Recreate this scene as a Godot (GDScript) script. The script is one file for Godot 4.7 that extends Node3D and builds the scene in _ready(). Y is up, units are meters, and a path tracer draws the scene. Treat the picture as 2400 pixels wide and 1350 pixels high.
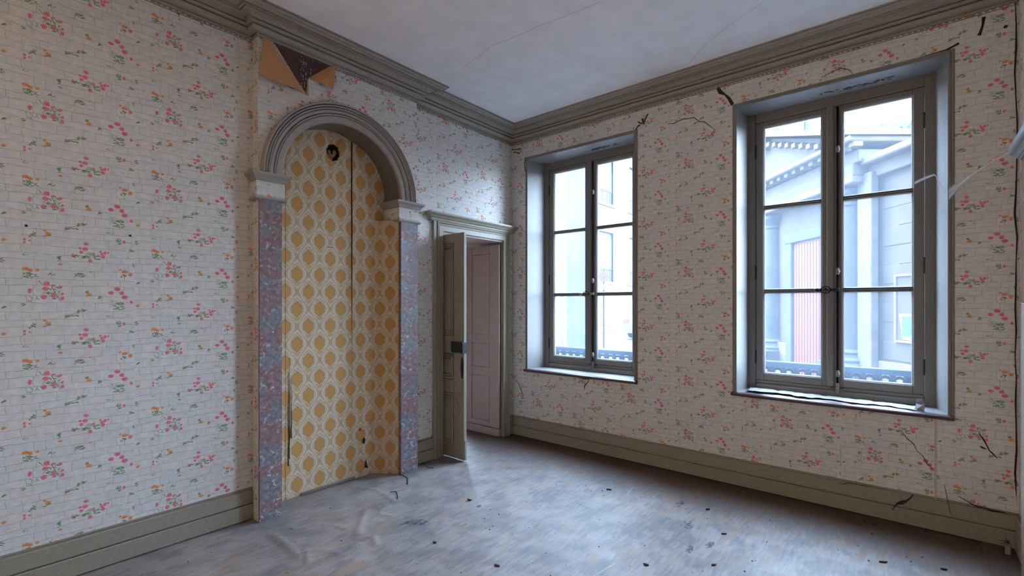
extends Node3D
# Metres, y up. The window wall is the plane z = 0, the long papered wall with the arched niche is x = 0, the corner between them is the origin.

class Shape:
	var v := PackedVector3Array()
	var n := PackedVector3Array()
	var t := PackedVector2Array()
	var c := PackedColorArray()
	func tri(a: Vector3, b: Vector3, d: Vector3, ua := Vector2.ZERO, ub := Vector2.ZERO, ud := Vector2.ZERO) -> void:
		var m := (b - a).cross(d - a)
		if m.length() < 1e-12:
			return
		m = m.normalized()
		for p in [a, d, b]: v.append(p)
		for i in 3: n.append(m)
		for p in [ua, ud, ub]: t.append(p)
	func quad(a: Vector3, b: Vector3, d: Vector3, e: Vector3, ua := Vector2.ZERO, ub := Vector2.ZERO, ud := Vector2.ZERO, ue := Vector2.ZERO) -> void:
		tri(a, b, d, ua, ub, ud)
		tri(a, d, e, ua, ud, ue)
	func quad_n(p: Array, q: Array, uv: Array = []) -> void:
		for k in [0, 2, 1, 0, 3, 2]:
			v.append(p[k])
			n.append(q[k])
			t.append(uv[k] if uv.size() else Vector2.ZERO)
	func box(lo: Vector3, hi: Vector3, bev := 0.0) -> void:
		# a box whose edges are chamfered by bev
		var b := minf(bev, 0.45 * minf(hi.x - lo.x, minf(hi.y - lo.y, hi.z - lo.z)))
		var m := (lo + hi) / 2
		var h := (hi - lo) / 2
		var ax := [Vector3(1, 0, 0), Vector3(0, 1, 0), Vector3(0, 0, 1)]
		for i in 3:
			for s in [-1.0, 1.0]:
				var j := (i + 1) % 3
				var k := (i + 2) % 3
				var w: Vector3 = m + ax[i] * h[i] * s
				var p: Vector3 = ax[j] * (h[j] - b)
				var q: Vector3 = ax[k] * (h[k] - b) * s
				quad(w - p - q, w + p - q, w + p + q, w - p + q)
		if b <= 0.0:
			return
		for i in 3:
			var j := (i + 1) % 3
			var k := (i + 2) % 3
			for sj in [-1.0, 1.0]:
				for sk in [-1.0, 1.0]:
					var l: Vector3 = ax[i] * (h[i] - b) * (sj * sk)
					var p1: Vector3 = m + ax[j] * h[j] * sj + ax[k] * (h[k] - b) * sk
					var p2: Vector3 = m + ax[j] * (h[j] - b) * sj + ax[k] * h[k] * sk
					quad(p1 - l, p1 + l, p2 + l, p2 - l)
		for sx in [-1.0, 1.0]:
			for sy in [-1.0, 1.0]:
				for sz in [-1.0, 1.0]:
					var a := m + Vector3(h.x * sx, (h.y - b) * sy, (h.z - b) * sz)
					var d := m + Vector3((h.x - b) * sx, h.y * sy, (h.z - b) * sz)
					var e := m + Vector3((h.x - b) * sx, (h.y - b) * sy, h.z * sz)
					if sx * sy * sz > 0: tri(a, d, e)
					else: tri(a, e, d)
	func sweep(prof: Array, path: Array, up: Vector3, smooth := false, caps := true) -> void:
		# a profile of (out, up) points drawn along a path that lies square to up; corners are mitred
		var frames := []
		for i in path.size():
			var t0: Vector3 = (path[i] - path[maxi(i - 1, 0)]).normalized()
			var t1: Vector3 = (path[mini(i + 1, path.size() - 1)] - path[i]).normalized()
			if i == 0: t0 = t1
			if i == path.size() - 1: t1 = t0
			var s0 := t0.cross(up)
			var s1 := t1.cross(up)
			frames.append((s0 + s1) / (1.0 + s0.dot(s1)))
		for i in path.size() - 1:
			var sd: Vector3 = (path[i + 1] - path[i]).normalized().cross(up)
			for j in prof.size() - 1:
				var a: Vector2 = prof[j]
				var b: Vector2 = prof[j + 1]
				var e := (b - a).normalized()
				var q := []
				for w in [[i, a], [i + 1, a], [i + 1, b], [i, b]]:
					q.append(path[w[0]] + frames[w[0]] * w[1].x + up * w[1].y)
				if smooth:
					var na: Vector3 = (frames[i].normalized() * -e.y + up * e.x)
					var nb: Vector3 = (frames[i + 1].normalized() * -e.y + up * e.x)
					var g: Vector3 = (q[1] - q[0]).cross(q[2] - q[0])
					if g.dot(na) < 0:
						na = -na
						nb = -nb
					quad_n(q, [na, nb, nb, na])
				else:
					quad(q[0], q[1], q[2], q[3])
		if caps:
			var flat := PackedVector2Array()
			for p in prof: flat.append(p)
			var ix := Geometry2D.triangulate_polygon(flat)
			for w in [0, path.size() - 1]:
				for k in range(0, ix.size(), 3):
					var q := []
					for m in 3:
						var p: Vector2 = prof[ix[k + m]]
						q.append(path[w] + frames[w] * p.x + up * p.y)
					if w == 0: tri(q[0], q[2], q[1])
					else: tri(q[0], q[1], q[2])
	func prism(poly: PackedVector2Array, o: Vector3, ux: Vector3, uy: Vector3, d: Vector3, uvs := 0.0) -> void:
		# a flat polygon in the plane (ux, uy) at o, pushed out by d
		var p := poly
		if Geometry2D.is_polygon_clockwise(p): p.reverse()
		var ix := Geometry2D.triangulate_polygon(p)
		var flip := ux.cross(uy).dot(d) < 0
		for k in range(0, ix.size(), 3):
			var q := []
			var w := []
			for m in 3:
				q.append(o + ux * p[ix[k + m]].x + uy * p[ix[k + m]].y)
				w.append(p[ix[k + m]] * uvs)
			var ccw: bool = (p[ix[k + 1]] - p[ix[k]]).cross(p[ix[k + 2]] - p[ix[k]]) > 0
			if ccw == flip:
				tri(q[0] + d, q[2] + d, q[1] + d, w[0], w[2], w[1])
				tri(q[0], q[1], q[2], w[0], w[1], w[2])
			else:
				tri(q[0] + d, q[1] + d, q[2] + d, w[0], w[1], w[2])
				tri(q[0], q[2], q[1], w[0], w[2], w[1])
		for k in p.size():
			var a := o + ux * p[k].x + uy * p[k].y
			var b := o + ux * p[(k + 1) % p.size()].x + uy * p[(k + 1) % p.size()].y
			var ua := p[k] * uvs
			var ub := p[(k + 1) % p.size()] * uvs
			if flip: quad(b, a, a + d, b + d, ub, ua, ua, ub)
			else: quad(a, b, b + d, a + d, ua, ub, ub, ua)
	func lathe(prof: Array, o: Vector3, axis: Vector3, seg := 20) -> void:
		# (radius, along) points turned about an axis
		var s := axis.cross(Vector3(0, 1, 0) if absf(axis.y) < 0.9 else Vector3(1, 0, 0)).normalized()
		var r := axis.cross(s)
		for k in seg:
			var d0 := s * cos(TAU * k / seg) + r * sin(TAU * k / seg)
			var d1 := s * cos(TAU * (k + 1) / seg) + r * sin(TAU * (k + 1) / seg)
			for j in prof.size() - 1:
				var a: Vector2 = prof[j]
				var b: Vector2 = prof[j + 1]
				var e := (b - a).normalized()
				var q := [o + d0 * a.x + axis * a.y, o + d1 * a.x + axis * a.y, o + d1 * b.x + axis * b.y, o + d0 * b.x + axis * b.y]
				quad_n(q, [(d0 * e.y - axis * e.x), (d1 * e.y - axis * e.x), (d1 * e.y - axis * e.x), (d0 * e.y - axis * e.x)])
	func tube(path: Array, rad: float, seg := 8, tip := -1.0) -> void:
		var rings := []
		var ref := Vector3(0.31, 0.87, 0.38)
		for i in path.size():
			var d: Vector3 = (path[mini(i + 1, path.size() - 1)] - path[maxi(i - 1, 0)]).normalized()
			var s := d.cross(ref).normalized()
			var r := d.cross(s)
			var w := rad if tip < 0 else lerpf(rad, tip, float(i) / (path.size() - 1))
			var ring := []
			for k in seg:
				var e := s * cos(TAU * k / seg) + r * sin(TAU * k / seg)
				ring.append([path[i] + e * w, e])
			rings.append(ring)
		for i in path.size() - 1:
			for k in seg:
				var a: Array = rings[i][k]
				var b: Array = rings[i][(k + 1) % seg]
				var d2: Array = rings[i + 1][(k + 1) % seg]
				var e2: Array = rings[i + 1][k]
				quad_n([a[0], e2[0], d2[0], b[0]], [a[1], e2[1], d2[1], b[1]])
		for w in [0, path.size() - 1]:
			for k in seg:
				var a2: Vector3 = rings[w][k][0]
				var b2: Vector3 = rings[w][(k + 1) % seg][0]
				if w == 0: tri(path[w], a2, b2)
				else: tri(path[w], b2, a2)
	func blob(o: Vector3, r: Vector3, rng: RandomNumberGenerator, rough := 0.25) -> void:
		# a lump: a ball with an uneven skin
		var pts := []
		for i in 7:
			var row := []
			for k in 10:
				var a := PI * i / 6.0
				var b := TAU * k / 10.0
				row.append(o + Vector3(sin(a) * cos(b) * r.x, cos(a) * r.y, sin(a) * sin(b) * r.z) * (1.0 + rng.randf_range(-rough, rough)))
			pts.append(row)
		for i in 6:
			for k in 10:
				quad(pts[i][k], pts[i][(k + 1) % 10], pts[i + 1][(k + 1) % 10], pts[i + 1][k])
	func mesh() -> ArrayMesh:
		var a := []
		a.resize(Mesh.ARRAY_MAX)
		a[Mesh.ARRAY_VERTEX] = v
		a[Mesh.ARRAY_NORMAL] = n
		a[Mesh.ARRAY_TEX_UV] = t
		if c.size() == v.size(): a[Mesh.ARRAY_COLOR] = c
		var m := ArrayMesh.new()
		m.add_surface_from_arrays(Mesh.PRIMITIVE_TRIANGLES, a)
		return m

var rng := RandomNumberGenerator.new()
var M := {}
const CEIL := 3.385
const RW := 3.92
const BX := 0.09        # face of the chimney breast
const Z0 := 2.745       # its ends along the wall
const Z1 := 1.417
const AZ := 2.097       # centre of the arch
const AY := 2.335       # springing
const AR := 0.5

func numbered(parent: Node, called: String) -> String:
	var taken := {}
	for o in parent.get_children(): taken[str(o.name)] = true
	if not taken.has(called): return called
	var k := 1
	while taken.has("%s_%03d" % [called, k]): k += 1
	return "%s_%03d" % [called, k]

func tag(o: Node, label: String, category: String, group := "", kind := "") -> Node:
	if label: o.set_meta("label", label)
	if category: o.set_meta("category", category)
	if group: o.set_meta("group", group)
	if kind: o.set_meta("kind", kind)
	return o

func thing(called: String, label: String, category: String, at := Vector3.ZERO, turn := 0.0, group := "", kind := "") -> Node3D:
	var o := Node3D.new()
	o.name = numbered(self, called)
	add_child(o, true)
	o.position = at
	o.rotation.y = turn
	tag(o, label, category, group, kind)
	return o

func put(called: String, s: Shape, mat: Material, parent: Node = self, label := "") -> MeshInstance3D:
	var o := MeshInstance3D.new()
	o.name = numbered(parent, called)
	o.mesh = s.mesh()
	o.material_override = mat
	o.cast_shadow = GeometryInstance3D.SHADOW_CASTING_SETTING_ON
	parent.add_child(o, true)
	if label: o.set_meta("label", label)
	return o

func boxes(called: String, list: Array, mat: Material, parent: Node = self, bev := 0.0, label := "") -> MeshInstance3D:
	var s := Shape.new()
	for b in list: s.box(b[0], b[1], bev)
	return put(called, s, mat, parent, label)

# ------------------------------------------------------------------ materials

func mat(col: Color, rough := 0.7) -> StandardMaterial3D:
	var m := StandardMaterial3D.new()
	m.albedo_color = col
	m.roughness = rough
	m.cull_mode = BaseMaterial3D.CULL_DISABLED
	return m

func noise_tex(freq: float, lo: float, hi: float, seed_: int, octaves := 5, tint := Color.WHITE, size := 512) -> NoiseTexture2D:
	var f := FastNoiseLite.new()
	f.seed = seed_
	f.frequency = freq
	f.fractal_octaves = octaves
	var t := NoiseTexture2D.new()
	t.noise = f
	t.width = size
	t.height = size
	t.seamless = true
	var g := Gradient.new()
	g.set_color(0, Color(lo * tint.r, lo * tint.g, lo * tint.b))
	g.set_color(1, Color(hi, hi, hi))
	t.color_ramp = g
	return t

func worn(col: Color, tex: Texture2D, scale: float, rough := 0.65) -> StandardMaterial3D:
	var m := mat(col, rough)
	m.albedo_texture = tex
	m.uv1_triplanar = true
	m.uv1_world_triplanar = true
	m.uv1_scale = Vector3.ONE * scale
	return m

func blend(im: Image, x: int, y: int, col: Color, a: float) -> void:
	x = posmod(x, im.get_width())
	y = posmod(y, im.get_height())
	im.set_pixel(x, y, im.get_pixel(x, y).lerp(col, clampf(a, 0, 1)))

func spot(im: Image, x: float, y: float, rx: float, ry: float, col: Color, a := 0.9, turn := 0.0) -> void:
	var r := maxf(rx, ry) * 1.25 + 1.0
	var ph := rng.randf() * TAU
	var cs := cos(turn)
	var sn := sin(turn)
	for j in range(int(y - r), int(y + r) + 1):
		for i in range(int(x - r), int(x + r) + 1):
			var dx := i - x
			var dy := j - y
			var p := Vector2((dx * cs + dy * sn) / rx, (-dx * sn + dy * cs) / ry)
			var d := p.length() + 0.13 * sin(p.angle() * 5.0 + ph)
			if d < 1.12:
				blend(im, i, j, col, a * clampf((1.12 - d) * 4.0, 0, 1))

func stroke(im: Image, x0: float, y0: float, x1: float, y1: float, w: float, col: Color, a := 0.8) -> void:
	var k := int(Vector2(x1 - x0, y1 - y0).length() / maxf(w * 0.6, 0.8)) + 1
	for i in k + 1:
		var f := float(i) / k
		spot(im, lerpf(x0, x1, f), lerpf(y0, y1, f), w * (1.0 - 0.5 * f), w * (1.0 - 0.5 * f), col, a)

func wallpaper_image() -> Image:
	# the print on the paper: coursed stones with sprays of pink and orange flowers; 0.53 x 0.465 m
	var W := 1024
	var H := 900
	var im := Image.create(W, H, false, Image.FORMAT_RGB8)
	var f := FastNoiseLite.new()
	f.seed = 11
	f.frequency = 0.012
	var big := f.get_seamless_image(W, H).get_data()
	f.frequency = 0.11
	f.seed = 12
	var fine := f.get_seamless_image(W, H).get_data()
	# stones: rows of uneven height, cut at uneven places, each with a slight tint of its own
	var rows := [0, 92, 160, 262, 330, 424, 500, 566, 660, 742, 806, 900]
	var tints := []
	var cuts := []
	for k in rows.size() - 1:
		var x := rng.randf_range(0, 90)
		var first := x
		var line := []
		var tl := []
		while x < W + first - 60:
			line.append(x)
			tl.append([rng.randf_range(-0.016, 0.012), rng.randf_range(-0.010, 0.010)])
			x += rng.randf_range(80, 235)
		cuts.append(line)
		tints.append(tl)
	var row := 0
	for y in H:
		while row < rows.size() - 2 and y >= rows[row + 1]: row += 1
		var line: Array = cuts[row]
		var k := line.size() - 1
		var nxt := 0
		for x in W:
			if nxt < line.size() and x >= line[nxt]:
				k = nxt
				nxt += 1
			var q := y * W + x
			var g: float = (big[q] - 128) / 128.0 * 0.035 + (fine[q] - 128) / 128.0 * 0.028 + tints[row][k][0]
			var w: float = tints[row][k][1]
			im.set_pixel(x, y, Color(0.842 + g + w, 0.828 + g, 0.808 + g - w))
	var ink := Color(0.42, 0.47, 0.43)
	for k in rows.size() - 1:
		for x in W:
			var y: float = rows[k] + sin(x * TAU / W * 2 + k) * 4.0 + sin(x * TAU / W * 7 + k * 2.1) * 2.2
			var a := 0.46 + 0.34 * sin(x * TAU / W * 3 + k * 1.7) * sin(x * TAU / W * 5 + k)
			for d in range(-2, 3):
				blend(im, x, int(y) + d, ink, (a + 0.12) * (1.0 - absf(d) / 3.0))
			if (k + x / 170) % 4 == 0: blend(im, x, int(y) + 9, ink, 0.22)
		for c in cuts[k]:
			for y in range(rows[k], rows[k + 1]):
				var x := int(c + 3.0 * sin(y * 0.07 + c))
				for d in range(-2, 3):
					blend(im, x + d, y, ink, (0.40 + 0.25 * sin(c * 3.0)) * (1.0 - absf(d) / 3.0))
	# motifs; positions in a frame of 1860 x 1125 units whose middle is the mixed bouquet
	var at := func(x: float, y: float) -> Vector2: return Vector2((0.334 + (x - 400) * 0.000538) * W, (0.25 + (y - 0.087 * (x - 400) - 270) / 1125.0) * H)
	var pink := Color(0.90, 0.44, 0.49)
	var rose := Color(0.93, 0.60, 0.62)
	var deep := Color(0.80, 0.29, 0.37)
	var green := Color(0.36, 0.49, 0.36)
	var pale := Color(0.60, 0.68, 0.54)
	var olive := Color(0.43, 0.43, 0.28)
	var orange := Color(0.90, 0.56, 0.24)
	var yellow := Color(0.84, 0.62, 0.24)
	var flower := func(x: float, y: float, rx: float, ry: float, col: Color) -> void:
		var p: Vector2 = at.call(x, y)
		spot(im, p.x, p.y, rx * 0.50, ry * 0.68, col, 0.62)
		for k in 5:
			var an := TAU * k / 5 + x
			var h := col.lerp(rose if k % 2 else deep, 0.35)
			spot(im, p.x + cos(an) * rx * 0.30, p.y + sin(an) * ry * 0.42, rx * 0.25, ry * 0.34, h, 0.62)
		spot(im, p.x, p.y, 2.5, 2.5, deep, 0.6)
	var leaves := func(x: float, y: float, sx: float, sy: float, n: int, col: Color) -> void:
		for k in n:
			var p: Vector2 = at.call(x + rng.randf_range(-sx, sx), y + rng.randf_range(-sy, sy))
			spot(im, p.x, p.y, rng.randf_range(9, 19), rng.randf_range(3.0, 6), col.lerp(pale, rng.randf() * 0.5), 0.85, rng.randf_range(-0.9, 0.9))
	var line := func(x0: float, y0: float, x1: float, y1: float, w: float, col: Color) -> void:
		var a: Vector2 = at.call(x0, y0)
		var b: Vector2 = at.call(x1, y1)
		stroke(im, a.x, a.y, b.x, b.y, w, col)
	# mixed bouquet
	leaves.call(190, 335, 70, 40, 9, pale)
	leaves.call(455, 255, 80, 40, 12, green)
	leaves.call(480, 350, 30, 25, 5, green)
	line.call(430, 200, 560, 415, 3.0, green)
	line.call(420, 270, 600, 260, 2.6, pale)
	line.call(265, 120, 330, 190, 3.0, olive)
	for q in [[150, 235, 30, 34], [365, 160, 44, 34], [350, 222, 46, 28], [452, 190, 34, 14], [548, 215, 26, 20], [330, 325, 42, 34], [455, 315, 40, 34], [575, 305, 24, 20], [572, 362, 30, 28]]:
		flower.call(q[0], q[1], q[2], q[3], pink)
	# arched spray
	leaves.call(1385, 540, 85, 48, 26, green)
	leaves.call(1320, 480, 45, 30, 6, pale)
	for q in [[1268, 345, 48, 26], [1365, 300, 52, 28], [1435, 358, 40, 28], [1480, 420, 48, 30], [1585, 495, 25, 25]]:
		flower.call(q[0], q[1], q[2], q[3], Color(0.90, 0.38, 0.45))
	# drooping cluster
	leaves.call(900, 972, 45, 20, 9, green)
	leaves.call(1048, 985, 50, 25, 9, green)
	leaves.call(775, 958, 50, 14, 6, green)
	leaves.call(955, 925, 30, 25, 5, pale)
	for q in [[900, 800, 42, 22], [890, 866, 42, 28], [835, 905, 32, 22], [818, 855, 26, 16], [718, 940, 24, 20], [1010, 940, 28, 24], [960, 1025, 32, 26], [1110, 905, 20, 14], [1130, 940, 24, 22], [1150, 977, 32, 28], [1178, 928, 27, 26], [1225, 925, 18, 16]]:
		flower.call(q[0], q[1], q[2], q[3], pink)
	# small orange and yellow sprays
	leaves.call(1385, 520, 60, 60, 10, pale)
	leaves.call(950, 950, 90, 40, 8, pale)
	leaves.call(430, 280, 120, 70, 8, pale)
	for q in [[945, 345, 46, 24], [1690, 890, 34, 22], [385, 662, 44, 28], [340, 620, 26, 20]]:
		flower.call(q[0], q[1], q[2], q[3], yellow)
	leaves.call(920, 305, 12, 22, 4, green)
	leaves.call(372, 690, 30, 10, 4, green)
	for q in [[1410, 1165, 22, 14], [1480, 1195, 50, 25], [1570, 1240, 38, 25], [1430, 1260, 22, 15], [95, 1085, 45, 26], [155, 1108, 34, 25], [545, 1052, 34, 14]]:
		flower.call(q[0], q[1], q[2], q[3], orange)
	flower.call(245, 1110, 28, 20, yellow)
	leaves.call(1475, 1245, 14, 14, 6, green)
	line.call(1472, 1240, 1480, 1330, 2.5, green)
	leaves.call(165, 1170, 95, 34, 20, green)
	leaves.call(525, 1000, 14, 50, 7, green)
	# sprigs
	line.call(600, 585, 900, 560, 2.4, olive)
	leaves.call(660, 600, 40, 10, 5, olive)
	leaves.call(745, 605, 36, 10, 5, green)
	leaves.call(835, 545, 60, 18, 8, olive)
	leaves.call(800, 65, 60, 24, 9, olive)
	leaves.call(845, 85, 20, 26, 4, green)
	flower.call(965, 45, 26, 14, rose)
	leaves.call(180, 680, 50, 34, 8, green)
	for q in [[85, 725, 22, 18], [85, 760, 20, 16], [145, 742, 18, 12]]: flower.call(q[0], q[1], q[2], q[3], pink)
	leaves.call(1385, 785, 34, 46, 9, green)
	flower.call(1470, 785, 26, 26, pink)
	leaves.call(1580, 908, 26, 16, 5, green)
	leaves.call(1645, 1120, 34, 30, 7, olive)
	leaves.call(1690, 570, 40, 8, 5, green)
	leaves.call(1225, 655, 26, 12, 4, pale)
	leaves.call(1115, 395, 30, 10, 4, olive)
	leaves.call(430, 45, 40, 10, 4, olive)
	leaves.call(110, 910, 40, 10, 4, pale)
	leaves.call(60, 395, 30, 12, 4, green)
	return im

func damask_image() -> Image:
	# ochre medallions in a pale ogee net; 0.179 x 0.265 m
	var W := 384
	var H := 568
	var im := Image.create(W, H, false, Image.FORMAT_RGB8)
	var f := FastNoiseLite.new()
	f.seed = 5
	f.frequency = 0.035
	var na := f.get_seamless_image(W, H).get_data()
	f.seed = 6
	var nb := f.get_seamless_image(W, H).get_data()
	f.frequency = 0.12
	var nc := f.get_seamless_image(W, H).get_data()
	var tan_ := Color(0.72, 0.595, 0.43)
	var white := Color(0.83, 0.80, 0.745)
	var ochre := Color(0.735, 0.50, 0.225)
	for y in H:
		for x in W:
			var q := y * W + x
			var wx: float = (na[q] - 128) / 128.0
			var wy: float = (nb[q] - 128) / 128.0
			var gr: float = (nc[q] - 128) / 128.0
			var u := float(x) / W
			var v := float(y) / H
			var net := absf(cos(TAU * (u + wx * 0.03)) + cos(TAU * (v + wy * 0.024)))
			var lace := clampf(1.0 - absf(gr + 0.3 * wx) * 3.2, 0, 1)
			var leaf := 0.5 + 0.5 * sin((u * 7.0 + wx * 1.9) * TAU) * sin((v * 9.0 + wy * 1.9) * TAU)
			var wt := clampf(1.0 - absf(net - 0.36) / 0.30, 0, 1) * (0.62 + 0.5 * leaf) + 0.22 * lace + 0.16
			var col := tan_.lerp(white, clampf(wt, 0, 0.95))
			col = col.lerp(Color(0.74, 0.58, 0.44), 0.55 * clampf(1.0 - net / 0.11, 0, 1))
			for s in 2:
				var du := fposmod(u + 0.5 + s * 0.5, 1.0) - 0.5
				var dv := fposmod(v + 0.5 + s * 0.5, 1.0) - 0.5
				var px := du * 0.179
				var py := dv * 0.265
				var p := Vector2(px / 0.040, py / 0.053)
				var an := p.angle()
				var d := maxf(absf(p.x) * 0.62 + absf(p.y) * 0.88, absf(p.x)) * (1.0 + 0.05 * sin(an * 16.0)) + wx * 0.06 + gr * 0.04
				if d < 1.0:
					col = ochre.lerp(Color(0.80, 0.63, 0.38), clampf(0.5 + 0.9 * gr + 0.30 * sin(py * 800.0) * absf(sin(px * 420.0)), 0, 1))
					if d > 0.92: col = col.lerp(Color(0.56, 0.47, 0.28), 0.5)
				elif d < 1.10: col = col.lerp(tan_, 0.7)
				elif d < 1.32: col = col.lerp(white, 0.75 * (0.35 + leaf * 0.65))
				var p2 := Vector2(px / 0.024, (py - 0.078) / 0.019)
				if p2.length() + 0.16 * sin(p2.angle() * 6.0) < 1.0: col = col.lerp(Color(0.74, 0.59, 0.37), 0.6 * (0.6 + 0.4 * lace))
			im.set_pixel(x, y, Color(col.r + gr * 0.035, col.g + gr * 0.035, col.b + gr * 0.035))
	return im

func marble_image() -> Image:
	var W := 140
	var H := 2044
	var im := Image.create(W, H, false, Image.FORMAT_RGB8)
	var d := []
	for k in 4:
		var f := FastNoiseLite.new()
		f.seed = 30 + k
		f.frequency = [0.006, 0.026, 0.008, 0.016][k]
		f.fractal_octaves = 4
		f.domain_warp_enabled = true
		f.domain_warp_amplitude = 45.0
		f.domain_warp_frequency = 0.012
		d.append(f.get_image(W, H, false, false, false).get_data())
	for y in H:
		for x in W:
			var q := y * W + x
			var a: float = d[0][q] / 255.0
			var b: float = d[1][q] / 255.0
			var c := Color(0.54, 0.42, 0.42).lerp(Color(0.47, 0.475, 0.50), smoothstep(0.42, 0.60, a))
			c = c.lerp(Color(0.64, 0.53, 0.51), 0.45 * smoothstep(0.52, 0.75, b))
			c = c.lerp(Color(0.36, 0.31, 0.34), 0.40 * smoothstep(0.48, 0.28, b))
			var v1 := absf(d[2][q] / 255.0 - 0.5)
			var v2 := absf(d[3][q] / 255.0 - 0.47)
			c = c.lerp(Color(0.80, 0.78, 0.78), 0.95 * smoothstep(0.022, 0.004, v1) * smoothstep(0.38, 0.52, b))
			c = c.lerp(Color(0.74, 0.68, 0.68), 0.8 * smoothstep(0.016, 0.003, v2) * smoothstep(0.36, 0.5, a))
			im.set_pixel(x, y, c)
	return im

func floor_image() -> Image:
	# worn, dusty sheet flooring: scuffed along z, grey dust, tan where it is rubbed through, grime under the window wall; 4.0 x 3.64 m
	var W := 1700
	var H := 1547
	var im := Image.create(W, H, false, Image.FORMAT_RGB8)
	var d := []
	for k in 5:
		var f := FastNoiseLite.new()
		f.seed = 60 + k
		f.fractal_octaves = [4, 5, 4, 3, 5][k]
		f.frequency = [0.0035, 0.026, 0.08, 0.36, 0.009][k]
		if k == 1 or k == 2:
			# scuffs run along the room: noise made narrow and stretched
			var g := f.get_image(W, [387, 260][k - 1], false, false, false)
			g.resize(W, H, Image.INTERPOLATE_CUBIC)
			d.append(g.get_data())
		else:
			d.append(f.get_image(W, H, false, false, false).get_data())
	var out := PackedByteArray()
	out.resize(W * H * 3)
	var b0: PackedByteArray = d[0]
	var b1: PackedByteArray = d[1]
	var b2: PackedByteArray = d[2]
	var b3: PackedByteArray = d[3]
	var b4: PackedByteArray = d[4]
	for y in H:
		var zz := y * 3.64 / H
		for x in W:
			var q := y * W + x
			var a := b0[q] / 255.0
			var s := b1[q] / 255.0
			var s2 := b2[q] / 255.0
			var g := b3[q] / 255.0
			var e := b4[q] / 255.0
			var m := smoothstep(0.32, 0.70, e + (s2 - 0.5) * 0.30 + (g - 0.5) * 0.25)          # dust lies in patches
			var l := 0.455 + 0.07 * m + (s2 - 0.5) * 0.08 + (g - 0.5) * 0.11 + (a - 0.5) * 0.10
			var r := l * 1.055
			var gg := l * 0.99
			var bb := l * 0.965
			# tan where rubbed
			var w := clampf((s - 0.50) * 5.0, 0, 1) * clampf((a - 0.40) * 6.0, 0, 1) * (0.30 + 0.35 * (1.0 - m))
			r += (0.61 - r) * w
			gg += (0.51 - gg) * w
			bb += (0.41 - bb) * w
			# blue-grey scuffs, broken up
			w = clampf((0.45 - s) * 7.0, 0, 1) * clampf((0.58 - e) * 4.0, 0, 1) * clampf(0.4 + (g - 0.4) * 2.0, 0, 1) * 0.5
			r += (0.34 - r) * w
			gg += (0.355 - gg) * w
			bb += (0.40 - bb) * w
			# grime along the window wall and by the right wall
			var xx := x * 4.0 / W
			w = clampf(1.25 - zz / (0.16 + 0.42 * e + 0.26 * s + 0.12 * g), 0, 1)
			w = maxf(w, clampf(1.0 - (3.86 - xx) / (0.05 + 0.25 * e), 0, 1) * 0.6) * 0.85
			r += (0.29 - r) * w
			gg += (0.205 - gg) * w
			bb += (0.15 - bb) * w
			# fine dark specks
			if g > 0.80 and e > 0.5:
				r *= 0.62; gg *= 0.64; bb *= 0.68
			out[q * 3] = int(clampf(r, 0, 1) * 255)
			out[q * 3 + 1] = int(clampf(gg, 0, 1) * 255)
			out[q * 3 + 2] = int(clampf(bb, 0, 1) * 255)
	im = Image.create_from_data(W, H, false, Image.FORMAT_RGB8, out)
	# dark stains and scratches, at places on the floor in metres
	for q in [[0.909, 2.076, 0.05], [0.86, 2.11, 0.03], [0.95, 2.05, 0.03], [0.922, 1.59, 0.022], [1.05, 1.62, 0.012], [2.3, 0.95, 0.06], [2.15, 0.62, 0.05], [2.42, 1.25, 0.035], [2.5, 1.12, 0.03]]:
		for k in 26:
			var an := rng.randf() * TAU
			var rr: float = q[2] * rng.randf()
			spot(im, (q[0] + cos(an) * rr * 0.6) / 4.0 * W, (q[1] + sin(an) * rr * 1.6) / 3.64 * H, rng.randf_range(1, 4), rng.randf_range(2, 7), Color(0.20, 0.22, 0.27), 0.55)
	for k in 420:
		var x := rng.randf() * W
		var y := rng.randf() * H
		spot(im, x, y, rng.randf_range(0.8, 2.0), rng.randf_range(1.0, 3.5), Color(0.22, 0.20, 0.20), rng.randf_range(0.3, 0.8), rng.randf_range(-0.7, 0.7))
	for k in 26:
		var x := rng.randf() * W
		var y := rng.randf_range(0.15, 1.0) * H
		stroke(im, x, y, x + rng.randf_range(-18, 18), y + rng.randf_range(25, 150), 1.0, Color(0.46, 0.46, 0.50) if k % 2 else Color(0.80, 0.79, 0.80), 0.4)
	return im

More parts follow.
